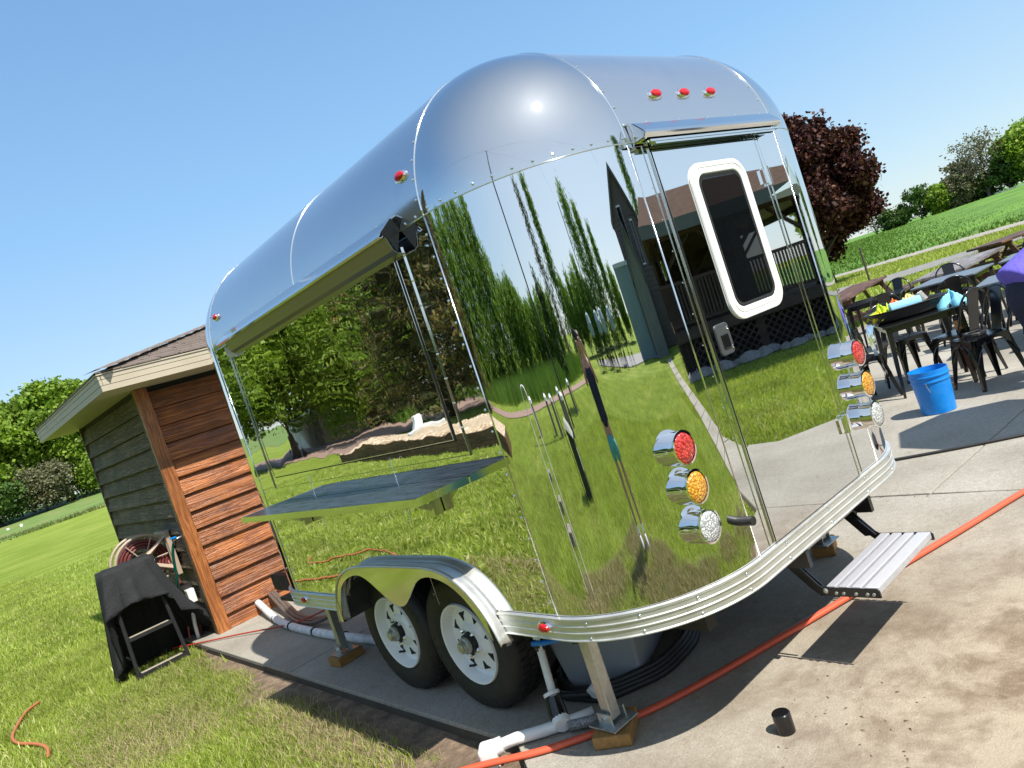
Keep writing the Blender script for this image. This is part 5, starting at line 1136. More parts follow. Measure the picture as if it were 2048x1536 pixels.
for sx in (-1, 1):
    for k in range(4): skin('finger', [(sx*.19-.02+.014*k, .70, .44), (sx*.19-.022+.015*k, .71, .40), (sx*.19-.02+.014*k, .705, .365)], [(0, 1), (1, 2)], [.009, .008, .007], M_skin, PB, sub=1)
    skin('thumb', [(sx*.19-sx*.02, .72, .45), (sx*.165-sx*.01, .74, .42), (sx*.16, .74, .395)], [(0, 1), (1, 2)], [.011, .009, .008], M_skin, PB, sub=1)

# ================================================================== TREES
def leaf_mesh(C, Rr_, n, size, aspect=1.0, up=0.0, flat=.75, seed=0, droop=0):
    """n leaves per clump, spread through each clump's volume"""
    r = np.random.default_rng(seed); C = np.asarray(C, float); Rr_ = np.asarray(Rr_, float)
    if Rr_.ndim == 1: Rr_ = np.stack([Rr_, Rr_, Rr_*flat], 1)
    k = len(C); ci = np.repeat(np.arange(k), n); m_ = len(ci)
    d = r.normal(size=(m_, 3)); d /= np.linalg.norm(d, axis=1)[:, None]; rad = r.random(m_)**.42
    P = C[ci]+d*Rr_[ci]*rad[:, None]*(1+.18*r.normal(size=(m_, 1)))
    a = r.normal(size=(m_, 3)); a /= np.linalg.norm(a, axis=1)[:, None]
    if up: a = a*(1-up)+np.array([0, 0, up])*np.sign(.5) ; a /= np.linalg.norm(a, axis=1)[:, None]
    if droop: a = a*.45+np.array([0, 0, -droop]); a /= np.linalg.norm(a, axis=1)[:, None]
    b = np.cross(a, r.normal(size=(m_, 3))); b /= np.linalg.norm(b, axis=1)[:, None]
    s = size*r.uniform(.6, 1.35, m_)[:, None]
    V = np.empty((m_, 4, 3)); V[:, 0] = P-a*s*.5; V[:, 1] = P+b*s*.36/aspect; V[:, 2] = P+a*s*.5; V[:, 3] = P-b*s*.36/aspect
    F = np.arange(m_*4).reshape(-1, 4); return V.reshape(-1, 3), F
def limbs(h, cr_, z0, n, seed, r0, up=.5, lean=0):
    rr_ = random.Random(seed); mb = MB(); tips = []
    tr = [(0, 0, -.1)]; x = y = 0
    for i in range(1, 7): x += rr_.uniform(-.02, .02)*h; y += rr_.uniform(-.02, .02)*h; tr.append((x, y, h*.8*i/6))
    mb.tube(tr, [r0*1.35]+[r0*(1-.15*i) for i in range(1, 7)], 8)
    for k in range(n):
        f_ = z0+(1-z0)*(k+.5)/n*.85; p = Vector(tr[0]).lerp(Vector(tr[-1]), min(1, f_*1.0)); i = min(5, int(f_*6)); p = Vector(tr[i]).lerp(Vector(tr[i+1]), f_*6-i if f_*6-i <= 1 else 1)
        az = k*2.4+rr_.uniform(-.4, .4); L_ = cr_*(1-.45*abs(f_-.45))*rr_.uniform(.75, 1.1)
        d = Vector((math.cos(az), math.sin(az), up*rr_.uniform(.5, 1.5))).normalized()
        q1 = p+d*L_*.5+Vector((0, 0, .05*L_)); q2 = p+d*L_+Vector((0, 0, .2*L_*up)); rb = r0*.42*(1-.5*f_)
        mb.tube([p, q1, q2], [rb, rb*.6, rb*.22], 5); tips += [q1, q2, (q1+q2)/2+Vector((rr_.uniform(-.2, .2), rr_.uniform(-.2, .2), rr_.uniform(-.1, .25)))*L_]
        for _ in range(2):
            d2 = (d+Vector((rr_.uniform(-.8, .8), rr_.uniform(-.8, .8), rr_.uniform(-.1, .9)))).normalized(); q3 = q1+d2*L_*.5; mb.tube([q1, q3], [rb*.45, rb*.12], 4); tips.append(q3)
    tips.append(Vector(tr[-1])+Vector((0, 0, h*.08))); tips.append(Vector(tr[-1])); return mb, tips
def tree(name, lab, cat, loc, h, cr_, z0, mt, n_l=14, leaf=.16, per=90, clump=.26, seed=1, r0=None, bark=None, group=None, up=.5, flat=.75, extra=0, asp=1.0, droop=0):
    t = thing(name, lab, cat, (loc[0], loc[1], loc[2] if len(loc) > 2 else GZ), 0, group)
    mb, tips = limbs(h, cr_, z0, n_l, seed, r0 or h*.028, up); obj('trunk', mb, bark or M_bark, t, smooth=True, local=True)
    rr_ = random.Random(seed+5); C = [tuple(p) for p in tips]; Rc = [cr_*clump*rr_.uniform(.7, 1.35) for _ in tips]
    for _ in range(extra):
        a = rr_.uniform(0, 2*PI); zz = h*(z0+(.98-z0)*rr_.random()); f_ = (zz/h-z0)/(1-z0); ra = cr_*.92*math.sin(PI*min(1, max(.06, (f_*.86+.14))))**.6*rr_.uniform(.5, 1.0)
        C.append((ra*math.cos(a), ra*math.sin(a), zz)); Rc.append(cr_*clump*rr_.uniform(.5, 1.1))
    V, F = leaf_mesh(C, np.array(Rc), per, leaf, asp, 0, flat, seed, droop); V[:, 2] = np.maximum(V[:, 2], .15)
    link('crown', arr_mesh('crown', V, F), mt, t); return t
L_maple = island('purple_maple_leaf', [(0, (.018, .006, .007)), (.5, (.045, .013, .012)), (.85, (.09, .032, .022)), (1, (.13, .07, .045))], .5, .12, None, .2)
L_green = island('spring_green_leaf', [(0, (.11, .20, .02)), (.5, (.19, .31, .035)), (1, (.30, .40, .06))], .5, .4, (.35, .7, 1.2))
L_dark = island('dark_green_leaf', [(0, (.04, .09, .018)), (.6, (.07, .14, .025)), (1, (.12, .19, .045))], .5, .25, (.3, .7, 1.2))
L_olive = island('olive_bud_leaf', [(0, (.09, .10, .05)), (.6, (.14, .145, .075)), (1, (.2, .19, .11))], .6, .2)
L_spruce = island('spruce_needles', [(0, (.045, .06, .015)), (.6, (.10, .095, .025)), (1, (.19, .13, .035))], .6, .1, (.5, .6, 1.3))
L_poplar = island('poplar_leaf', [(0, (.085, .18, .02)), (.6, (.15, .26, .035)), (1, (.24, .34, .07))], .5, .4)
# purple maple behind the trailer
tree('purple_maple_tree', 'purple-leaved maple tree behind the rear of the trailer', 'tree', (32.3, 15.9), 7.5, 2.9, .17, L_maple, 38, .20, 300, .21, 11, .20, None, None, .6, .8, 34)
# sapling stake in front of the maple
tag(obj('post', MB().tube([(24.6, 10.9, GZ), (24.6, 10.9, 1.25)], .035, 6), M_bark), 'thin dark post right of the purple maple trunk', 'post')
# far right trees beyond the field
G_ = 'trees beyond the field'
tree('bare_tree', 'thin bare grey tree at the left end of the field tree line', 'tree', (101.8, 42.4, .5), 4.0, 1.9, .1, L_olive, 16, .22, 7, .3, 21, .12, M_barkg, G_, .9)
tree('shrub', 'low green shrub beside the bare grey tree', 'shrub', (102.5, 40.2, .5), 2.7, 1.9, .05, L_dark, 12, .34, 60, .4, 22, .1, None, G_, .4)
tree('broadleaf_tree', 'loose airy green tree left of the bright rounded tree', 'tree', (103.6, 37.4, .4), 4.9, 2.1, .12, L_dark, 15, .30, 34, .26, 23, .14, M_barkg, G_, .8)
tree('broadleaf_tree', 'bright green rounded tree in the middle of the field tree line', 'tree', (104.2, 35.0, .4), 4.3, 1.7, .06, L_green, 14, .34, 80, .36, 24, .14, None, G_, .6, .9, 14)
tree('broadleaf_tree', 'brownish bushy tree right of the bright rounded tree', 'tree', (105.0, 32.9, .4), 4.6, 2.0, .05, L_olive, 16, .3, 60, .32, 25, .14, M_barkg, G_, .7, .8, 10)
tree('broadleaf_tree', 'pale tree leaning left of the big bare crown', 'tree', (110, 33.9, .4), 6.6, 2.3, .5, L_olive, 8, .34, 50, .3, 26, .14, M_barkg, G_, .6)
tree('bare_tree', 'tall spreading half-bare tree dominating the field tree line', 'tree', (106.2, 30.4, .3), 8.2, 4.0, .16, L_olive, 30, .26, 16, .24, 27, .24, M_barkg, G_, 1.0)
tree('shrub', 'dark conifer-like shrub under the half-bare tree', 'shrub', (107.5, 31.6, .3), 3.4, 2.2, .05, L_dark, 14, .34, 50, .34, 28, .12, None, G_, .5)
tree('broadleaf_tree', 'dense green tree at the right frame edge beyond the field', 'tree', (108, 26.4, .3), 7.6, 3.4, .14, L_green, 22, .42, 110, .3, 29, .22, None, G_, .6, .85, 26)
tree('broadleaf_tree', 'dark green tree behind the right edge of the field', 'tree', (106.5, 28.3, .3), 6.2, 2.0, .2, L_dark, 14, .36, 90, .32, 30, .18, None, G_, .6)
fn = thing('fence', 'white rail fence far off under the dense green tree', 'fence', (105, 28, .3))
for k in range(7): obj('post', MB().box(104.9, 105.1, 25.0+k*.7, 25.1+k*.7, .3, 1.3), M_white, fn)
for z in (.6, .9, 1.2): obj('rail', MB().box(104.88, 104.95, 24.8, 29.5, z, z+.1), M_white, fn)
# left tree group beyond the meadow
G_ = 'trees beyond the meadow'
tree('broadleaf_tree', 'tall green tree at the left frame edge, crown cut off', 'tree', (9.5, 119, 1.2), 14.5, 8.0, .12, L_green, 30, .60, 290, .24, 41, .5, None, G_, .6, .8, 40)
tree('broadleaf_tree', 'broad green tree just left of the shed eave', 'tree', (18.5, 121, 1.2), 16.5, 7.6, .14, L_green, 30, .60, 290, .23, 42, .5, None, G_, .6, .8, 44)
tree('broadleaf_tree', 'green tree partly hidden behind the shed corner', 'tree', (26, 124, 1.2), 11, 5.0, .2, L_dark, 20, .55, 160, .25, 43, .4, None, G_, .6, .8, 14)
tree('shrub', 'grey-brown twiggy bush under the broad green tree', 'shrub', (14.6, 114, 1.0), 5.2, 3.6, .04, L_olive, 14, .32, 200, .36, 44, .15, None, G_, .5)
tree('shrub', 'low green bush at far left under the tall tree', 'shrub', (9.2, 113, 1.0), 4.6, 3.6, .04, L_dark, 12, .4, 170, .4, 45, .15, None, G_, .5)
tree('shrub', 'green bush beside the shed wall in the distance', 'shrub', (22.5, 117, 1.0), 4.6, 4.2, .04, L_green, 14, .4, 170, .36, 46, .15, None, G_, .5)
for i, (x, y) in enumerate(((8.6, 99), (9.6, 96.5))): tag(obj('marker_stake', MB().box(x-.12, x+.12, y-.05, y+.05, GZ, .8+GZ), M_white), ('white marker stake nearer the meadow trees', 'white marker stake nearest the left edge of the meadow')[i], 'stake')

# --- behind the viewpoint, seen in the mirror skin
tree('weeping_tree', 'yellow-green weeping tree mirrored in the middle of the hatch', 'tree', (-17.5, 37.5), 9.2, 4.6, .1, L_green, 30, .18, 480, .27, 51, .24, None, 'trees mirrored in the hatch', .5, 1.2, 30, 1.6, .9)
tree('broadleaf_tree', 'leafy tree with open crown mirrored between willow and spruce', 'tree', (-24, 41), 13.2, 4.6, .35, L_green, 22, .17, 330, .24, 52, .26, None, 'trees mirrored in the hatch', .7)
tree('broadleaf_tree', 'green tree mirrored at the front end of the hatch', 'tree', (-12.0, 36), 8.2, 4.2, .2, L_green, 26, .19, 320, .27, 53, .22, None, 'trees mirrored in the hatch', .6, .9, 24)
tree('broadleaf_tree', 'green tree mirrored left of the hatch frame', 'tree', (-8.6, 34), 7.4, 3.2, .22, L_green, 22, .19, 290, .28, 54, .2, None, 'trees mirrored in the hatch', .6, .9, 14)
def spruce(loc, h, r, seed, lab):
    t = thing('spruce_tree', lab, 'tree', (loc[0], loc[1], GZ), 0, 'spruces mirrored in the trailer side'); rr_ = random.Random(seed); mb = MB().tube([(0, 0, 0), (0, 0, h)], [h*.022, .02], 7); C = []; Rc = []
    lv = int(h*2.6)
    for i in range(lv):
        z = h*(.10+.88*i/lv); L_ = r*(1-i/lv)**.8*rr_.uniform(.8, 1.1)+.2
        for k in range(7):
            a = i*1.3+k*2*PI/7+rr_.uniform(-.25, .25); l = L_*rr_.uniform(.75, 1.1); q = Vector((math.cos(a)*l, math.sin(a)*l, z-.18*l))
            mb.tube([(0, 0, z), q], [.035, .01], 4)
            for f_ in (.4, .68, .95): C.append((q.x*f_, q.y*f_, z+(q.z-z)*f_-.08)); Rc.append((.34, .34, .20))
    obj('trunk', mb, M_bark, t, smooth=True, local=True)
    V, F = leaf_mesh(C, np.array(Rc)*(r/2.6), 50, .19, 2.2, 0, .5, seed, .55); link('crown', arr_mesh('crown', V, F), L_spruce, t)
spruce((-14.2, 25.5), 14.5, 3.6, 61, 'dark brownish spruce mirrored at the right side of the hatch')
spruce((-13.8, 20.8), 14.0, 3.2, 62, 'dark spruce mirrored between hatch frame and rear corner seam')
tree('sapling', 'small dark tree with bare trunk mirrored near the corner seam', 'tree', (-12.6, 18.6), 4.6, 1.7, .4, L_spruce, 14, .22, 90, .35, 63, .09)
def poplar(x, y, h, r, seed, lab, dens=1.0, mt=None, grp='columnar poplars behind the viewpoint'):
    t = thing('poplar_tree', lab, 'tree', (x, y, GZ), 0, grp); rr_ = random.Random(seed); C = []; Rc = []
    n_ = int(h*3.2)
    mb = MB().tube([(0, 0, 0), (0, 0, h*.9)], [h*.016, .02], 6)
    for i in range(n_):
        f_ = i/n_; z = h*(.03+.95*f_); ra = r*min(1, f_*5+.5)*(1-f_)**.5
        for k in range(4):
            a = rr_.uniform(0, 2*PI); rad = ra*rr_.uniform(.1, .9); C.append((math.cos(a)*rad, math.sin(a)*rad, z+rr_.uniform(-.3, .3))); Rc.append((.4*r/.9, .4*r/.9, .75))
        if i % 2: a = rr_.uniform(0, 2*PI); mb.tube([(0, 0, z-.6), (math.cos(a)*ra*.7, math.sin(a)*ra*.7, z+.4)], [.03, .01], 4)
    obj('trunk', mb, M_bark, t, local=True)
    V, F = leaf_mesh(C, np.array(Rc), int(44*dens), .36, 1.0, .3, 1, seed); link('crown', arr_mesh('crown', V, F), mt or L_poplar, t)
def az(a, D, cx=1.75, cy=1.95): a = math.radians(a); return cx+D*math.sin(a), cy+D*math.cos(a)
idx = 0
names = ['leftmost', 'second', 'third', 'fourth', 'fifth', 'sixth', 'seventh', 'eighth', 'ninth', 'tenth']
for i, a in enumerate((-45, -49.5, -54, -58.5, -63, -67.5, -72, -76.5, -81, -85)):
    x, y = az(a, 33+(i % 2)*3); poplar(x, y, (9.6, 9.2, 9.9, 9.5, 9.8, 9.9, 9.9, 9.7, 9.6, 7.0)[i], 3.4, 70+i, 'tall poplar, '+names[i]+' counted from the seam in the mirrored dense row', .9, None, 'dense poplar row mirrored in the corner')
names += ['eleventh', 'twelfth', 'thirteenth', 'fourteenth']
for i, (a, h, D) in enumerate(((-90, 5.6, 34), (-94, 5.4, 34), (-98, 5.2, 34), (-102, 4.4, 36), (-107, 3.8, 38), (-112, 3.6, 36), (-117, 4.0, 36), (-122, 4.2, 38), (-138, 4.2, 40), (-144, 4.4, 40), (-148, 4.8, 40), (-155, 4.4, 42), (-178, 4.2, 42))):
    x, y = az(a, D); tree('broadleaf_tree', 'low rounded tree, '+names[i]+' along the mirrored horizon right of the poplar row', 'tree', (x, y), h, 2.3, .06, L_poplar, 12, .28, 130, .4, 90+i, .12, None, 'low trees along the mirrored horizon', .5)
for i, (a, h, r, D, dn, mt_, lb) in enumerate(((-127, 11.5, 3.0, 42, .35, L_olive, 'thin sparse poplar mirrored beside the light pole'), (-134, 11.5, 3.2, 42, .9, None, 'narrow green poplar mirrored right of the sparse one'),
      (-160, 10.6, 4.4, 44, 1, None, 'full poplar mirrored in the middle of the corner panel'), (-166, 9.2, 3.6, 44, 1, None, 'poplar mirrored between the full poplar and the lodge'), (-172, 7.6, 2.6, 44, .9, None, 'shorter poplar mirrored beside the lodge gable'), (139, 16.5, 4.2, 46, 1.0, None, 'tall poplar mirrored behind the lodge roof'), (-152, 5.6, 2.6, 40, .9, None, 'short poplar mirrored above the patio tables'))):
    x, y = az(a, D, 1.95, 1.75); poplar(x, y, h, r, 110+i, lb, dn, mt_)
tree('broadleaf_tree', 'small dark tree with trunk mirrored behind the photographer', 'tree', (-11.0, -5.2), 3.6, .8, .2, L_dark, 10, .16, 60, .4, 130, .05)

# light pole, second pole and wires
t = thing('light_pole', 'tall thin dark pole on the lawn mirrored in the corner', 'pole', (-8.6, -2.2, GZ))
obj('pole', MB().tube([(0, 0, 0), (0, 0, 10.6)], [.11, .07], 8), M_dark, t, local=True); obj('cross_arm', MB().tube([(-.1, -.3, 10.4), (.1, .5, 10.6)], .03, 6), M_dark, t, local=True)
t = thing('light_pole', 'distant utility pole mirrored between two poplars', 'pole', (-11, -26, GZ)); obj('pole', MB().tube([(0, 0, 0), (0, 0, 7.2)], .15, 8), M_dark, t, local=True)
def wire(a, b, sag, lab): tag(obj('overhead_wire', MB().tube([Vector(a).lerp(Vector(b), k/16)-Vector((0, 0, sag*4*(k/16)*(1-k/16))) for k in range(17)], .010, 4), M_dark), lab, 'wire')
wire((-8.5, -2.0, 10.4), (7.8, -17.2, 6.0), .4, 'overhead wire arching from the tall pole towards the lodge')
wire((-8.6, -2.3, 10.3), (-11, -26, 7.0), .5, 'overhead wire from the tall pole to the distant pole')
wire((-8.5, -1.8, 10.4), (-14, 46, 9.0), .6, 'overhead wire running along the lawn, mirrored in the roof')

# utility box, bollards, frame, blocks
t = thing('utility_box', 'dark green metal utility box with tan lid mirrored beside the photographer', 'utility box', (-3.2, .45, GZ), .5)
obj('cabinet', MB().add([(-.24, -.18, 0), (.24, -.18, 0), (.24, .18, 0), (-.24, .18, 0), (-.22, -.16, .68), (.22, -.16, .68), (.22, .16, .78), (-.22, .16, .78)], [(0, 1, 5, 4), (1, 2, 6, 5), (2, 3, 7, 6), (3, 0, 4, 7)]), mat('dark_green_paint', (.02, .028, .022), .5), t, local=True)
obj('lid', MB().add([(-.26, -.2, .67), (.26, -.2, .67), (.26, .2, .79), (-.26, .2, .79), (-.18, -.1, .78), (.18, -.1, .78), (.18, .12, .86), (-.18, .12, .86)], [(0, 1, 5, 4), (1, 2, 6, 5), (2, 3, 7, 6), (3, 0, 4, 7), (4, 5, 6, 7)]), mat('tan_green_lid', (.30, .31, .24), .5), t, local=True)
obj('notice', MB().box(.05, .16, -.185, -.181, .3, .55), mat('yellow_notice', (.6, .6, .5), .6), t, local=True)
obj('cable_pipe', MB().tube([(.5, .2, 0), (.45, .2, .5), (.6, .25, .9), (.55, .25, 1.3)], .02, 8), M_dark, t, local=True)
bl = thing('bollard', 'x', 'bollard', (0, 0, 0), 0, 'round capped bollards on the lawn')
obj('post', MB().lathe([(.17, 0), (.17, .66)], 16), noisy('bollard_grey', (.12, .1, .08), (.2, .17, .14), 9, .8), bl, smooth=2, local=True); obj('cap', MB().lathe([(.18, .66), (.18, .74), (.07, .8)], 16), M_white, bl, smooth=2, local=True)
bp = [(-9.5, 3.4, 'bollard next to the timber bed'), (-9.0, .8, 'bollard left of the two paired bollards'), (-8.4, .1, 'bollard right of the paired bollards'), (-9.2, -1.6, 'bollard beside the tall pole, left'), (-7.6, -1.4, 'bollard just in front of the tall pole'), (-9.8, -4.2, 'bollard furthest from the timber bed')]
bl.location = (bp[0][0], bp[0][1], GZ); bl['label'] = bp[0][2]
for x, y, lb in bp[1:]: dup(bl, (x, y, GZ), 0, lb)
tag(obj('tube_frame', MB().tube(smoothp([(-.40, 2.30, GZ), (-.42, 2.30, .9), (-.43, 2.32, 1.36), (-.44, 2.42, 1.40), (-.45, 2.52, 1.36), (-.44, 2.52, .9), (-.42, 2.52, GZ)]), .011, 8), M_white, smooth=True), 'white U-shaped tube frame on the lawn mirrored in the corner', 'tube frame')
for i, (x, y) in enumerate(((-4.7, 3.3), (-3.0, 2.85), (-1.75, 2.65))): tag(obj('stone_block', MB().box(x-.16, x+.16, y-.09, y+.09, GZ, GZ+.16), noisy('block_stone', (.16, .14, .12), (.3, .26, .22), 12, .9), bevel=.01), ('stone block farthest from the trailer corner', 'middle stone block of the three on the lawn', 'stone block nearest the trailer corner')[i], 'stone block', 'stone blocks on the lawn')
# timber bed with gravel
BD = thing('gravel_bed', 'timber-edged raised bed of tan gravel mirrored in the trailer side', 'raised bed', (-7, 16, GZ))
ins = [(-5.3, 8.8), (-5.9, 13.0), (-6.4, 16.5), (-7.0, 21.0), (-8.2, 21.6), (-8.1, 16.4), (-7.3, 9.6)]
M_timb = wood_mat('landscape_timber', (.16, .085, .035), (.24, .14, .06), (.09, .045, .02), .7, 0, 'y', .01)
for a, b in zip(ins, ins[1:]+ins[:1]):
    A, B_ = Vector((a[0], a[1], 0)), Vector((b[0], b[1], 0)); d = (B_-A).normalized(); q = Vector((-d.y, d.x, 0))*.06
    for k in range(3):
        z0 = GZ+.005+k*.125; obj('timber', MB().add([A-q+Vector((0, 0, z0)), B_-q+Vector((0, 0, z0)), B_+q+Vector((0, 0, z0)), A+q+Vector((0, 0, z0)), A-q+Vector((0, 0, z0+.12)), B_-q+Vector((0, 0, z0+.12)), B_+q+Vector((0, 0, z0+.12)), A+q+Vector((0, 0, z0+.12))], [(3, 2, 1, 0), (4, 5, 6, 7), (0, 1, 5, 4), (1, 2, 6, 5), (2, 3, 7, 6), (3, 0, 4, 7)]), M_timb, BD)
M_grav = noisy('tan_gravel', (.28, .19, .11), (.52, .40, .26), 14, .9, coord='World', bmp=.05, detail=3, c3=(.62, .52, .38))
cxb, cyb = -7.1, 15.3
obj('gravel', MB().add([(x, y, GZ+.34) for x, y in ins]+[(cxb, cyb, GZ+.46)], [(i, (i+1) % 7, 7) for i in range(7)]), M_grav, BD)
gx, gy = scatter(14000, -9.6, -5.2, 9.2, 24); k = inpoly(gx, gy, ins); gx, gy = gx[k], gy[k]; n_ = len(gx); s_ = rng.uniform(.03, .07, n_)
Vt = np.array([(1, 0, 0), (-.5, .8, 0), (-.5, -.8, 0), (0, 0, .8)]); V = Vt[None]*s_[:, None, None]+np.stack([gx, gy, np.full(n_, GZ+.37)], 1)[:, None]; i = np.arange(n_)[:, None]*4
link('gravel_stones', arr_mesh('gs', V.reshape(-1, 3), np.concatenate([i+[0, 1, 3], i+[1, 2, 3], i+[2, 0, 3]])), island('gravel_stone', [(0, (.3, .2, .12)), (.5, (.5, .4, .27)), (1, (.66, .58, .45))], .9), kind='stuff').parent = BD
o = bpy.data.objects['gravel_stones']; o.location = (7, -16, -GZ)
t = thing('manhole', 'round white concrete lid with control box on the gravel bed', 'manhole', (-7.6, 17.2, GZ+.37))
obj('lid', MB().lathe([(.5, 0), (.5, .12), (.47, .15), (.0, .16)], 28), noisy('pale_concrete', (.5, .5, .46), (.6, .6, .56), 6, .8), t, smooth=2, local=True); obj('control_box', MB().box(-.15, .15, .0, .25, .15, .5), M_white, t, bevel=.01, local=True); obj('cable', MB().tube([(-.1, .5, .3), (-.3, .1, .5), (-.4, -.2, .2)], .02, 6), M_blackm, t, local=True)
# tan utility building + tank + fence far off
def house(name, lab, x, y, w_, d, h, rz, wall, roof, pitch=.5, wins=(), over=.4, group=None):
    t = thing(name, lab, 'building', (x, y, GZ), rz, group)
    obj('wall', MB().box(-w_/2, w_/2, -d/2, d/2, 0, h).add([(-w_/2, -d/2, h), (w_/2, -d/2, h), (0, -d/2, h+pitch*w_/2), (-w_/2, d/2, h), (w_/2, d/2, h), (0, d/2, h+pitch*w_/2)], [(0, 1, 2), (3, 5, 4)]), wall, t, local=True)
    a, e = w_/2+over, d/2+over; zr = h+pitch*w_/2; ze = h-pitch*over
    for sx in (-1, 1): obj('roof_plane', MB().add([(0, -e, zr+.06), (0, e, zr+.06), (sx*a, e, ze+.06), (sx*a, -e, ze+.06), (0, -e, zr+.24), (0, e, zr+.24), (sx*a, e, ze+.22), (sx*a, -e, ze+.22)], [(0, 1, 2, 3), (4, 7, 6, 5), (0, 4, 5, 1), (1, 5, 6, 2), (2, 6, 7, 3), (3, 7, 4, 0)]), roof, t, local=True)
    for sx in (-1, 1): obj('barge_board', MB().add([(0, -e-.04, zr+.22), (sx*a, -e-.04, ze+.2), (sx*a, -e-.04, ze-.05), (0, -e-.04, zr-.05), (0, -e, zr+.22), (sx*a, -e, ze+.2), (sx*a, -e, ze-.05), (0, -e, zr-.05)], [(0, 1, 2, 3), (0, 4, 5, 1), (2, 6, 7, 3)]), bpy.data.materials['grey_green_fascia'], t, local=True)
    for (wx, wz, ww, wh) in wins:
        f_ = obj('window', MB().box(wx-ww/2-.06, wx+ww/2+.06, -d/2-.05, -d/2+.02, wz-.06, wz+wh+.06), M_white, t, local=True); obj('pane', MB().box(wx-ww/2, wx+ww/2, -d/2-.06, -d/2-.03, wz, wz+wh), M_glassd, f_, local=True)
    return t
M_gfas = mat('grey_green_fascia', (.085, .10, .09), .6); M_tanw = noisy('tan_wall', (.36, .26, .16), (.42, .31, .2), 3, .8); M_brw = mat('brown_siding', (.10, .08, .065), .7); M_shr = noisy('brown_roof', (.06, .038, .026), (.12, .078, .055), 9, .95, spec=.1)
house('utility_building', 'low tan building mirrored behind the weeping tree', -22, 42, 9, 6, 2.3, .6, M_tanw, M_shr, .2, ((-2, 1, 1, .8), (2, 1, 1, .8)))
tag(obj('storage_tank', MB().lathe([(1.3, 0), (1.3, 2.0), (.9, 2.4), (.2, 2.55)], 28, Matrix.Translation((-16.5, 44, GZ))), M_galv, smooth=2), 'grey metal tank mirrored left of the weeping tree', 'tank')
# lodge: gabled house with siding boards
lg = house('lodge', 'dark brown gabled lodge mirrored in the trailer rear corner', 14.6, -24.6, 11.0, 8, 4.9, PI+.45, M_brw, M_shr, .34, ((1.2, 3.2, 1.6, 2.2), (-2.4, 3.2, 1.2, 1.6)))
for k in range(27): obj('siding_board', MB().box(-5.5, 5.5, -4.045, -4.001, .05+k*.19, .05+k*.19+.165), M_brw, lg, local=True)
l2 = house('lodge_porch', 'lower gabled porch with brown roof in front of the mirrored lodge', 10.3, -19.9, 4.4, 3.0, 2.7, PI+.35, noisy('grey_green_siding', (.13, .14, .12), (.17, .18, .155), 3, .8), M_shr, .75)
t = thing('walk_in_cooler', 'tall grey-teal panelled enclosure mirrored beside the lodge porch', 'enclosure', (5.4, -22.0, GZ), .15); M_tp = noisy('teal_panel', (.13, .19, .19), (.18, .25, .25), 1.5, .45, stretch=(4, 4, .3))
for k in range(8): obj('panel', MB().box(-2.6+k*.65+.01, -2.6+(k+1)*.65-.01, 1.15, 1.2, 0, 3.2), M_tp, t, local=True)
obj('core', MB().box(-2.58, 2.58, -1.2, 1.14, 0, 3.18), M_tp, t, local=True); obj('roof_trim', MB().box(-2.66, 2.66, -1.25, 1.26, 3.2, 3.35), mat('pale_trim', (.42, .46, .45), .5), t, local=True)
um = thing('closed_umbrella', 'x', 'umbrella', (0, 0, 0), 0, 'closed umbrellas on the mirrored patio')
obj('canopy', MB().lathe([(.05, 2.15), (.42, 2.05), (.62, 1.75), (.6, 1.3), (.3, 1.2)], 12), mat('grey_teal_canvas', (.22, .30, .31), .8), um, smooth=2, local=True); obj('pole', MB().tube([(0, 0, 0), (0, 0, 2.2)], .025, 8), M_dark, um, local=True)
ups = [(-10.6, -19.0, 'closed grey-teal umbrella leftmost on the mirrored patio'), (-8.2, -20.6, 'closed grey-teal umbrella second from left on the mirrored patio'), (-6.0, -19.6, 'closed grey-teal umbrella in the middle of the mirrored patio'), (-3.6, -21.2, 'closed grey-teal umbrella nearest the teal enclosure')]
um.location = (ups[0][0], ups[0][1], GZ+.03); um['label'] = ups[0][2]
for x, y, lb in ups[1:]: dup(um, (x, y, GZ+.03), 0, lb)
for i, (x, y, r_) in enumerate(((-9.4, -18.2, .3), (-7.2, -18.4, 2.2), (-5.0, -18.4, -.4), (-2.6, -19.0, 1.2), (-1.2, -20.2, 2.8), (-.2, -19.4, .6))):
    dup(CH, (x, y, GZ+.031), r_, 'loose black metal chair on the mirrored patio, %s from its far end' % ('first', 'second', 'third', 'fourth', 'fifth', 'sixth')[i])
k = 0
for i, (x, y) in enumerate(((-10.6, -19.0), (-8.2, -20.6), (-6.0, -19.6), (-3.6, -21.2))):
    dup(TB, (x, y+.02, GZ+.031), .2*i, ('black table under the leftmost closed umbrella', 'black table under the second closed umbrella', 'black table under the middle closed umbrella', 'black table under the umbrella nearest the enclosure')[i])
    for j, (dx, dy) in enumerate(((.65, 0), (-.65, 0), (0, .65), (.95, .9), (-.9, .95))):
        dup(CH, (x+dx, y+dy, GZ+.031), face(-dx, -dy), 'black chair %s the mirrored table under the %s closed umbrella' % (('right of', 'left of', 'in front of', 'ahead and right of', 'ahead and left of')[j], ('leftmost', 'second', 'middle', 'nearest')[i]))
# pavilion deck
M_deck = noisy('dark_deck_wood', (.035, .022, .015), (.07, .042, .028), 5, .7)
PV = thing('pavilion', 'dark timber pavilion on a latticed deck mirrored in the trailer door', 'pavilion', (15.7, -8.9, GZ), .64)
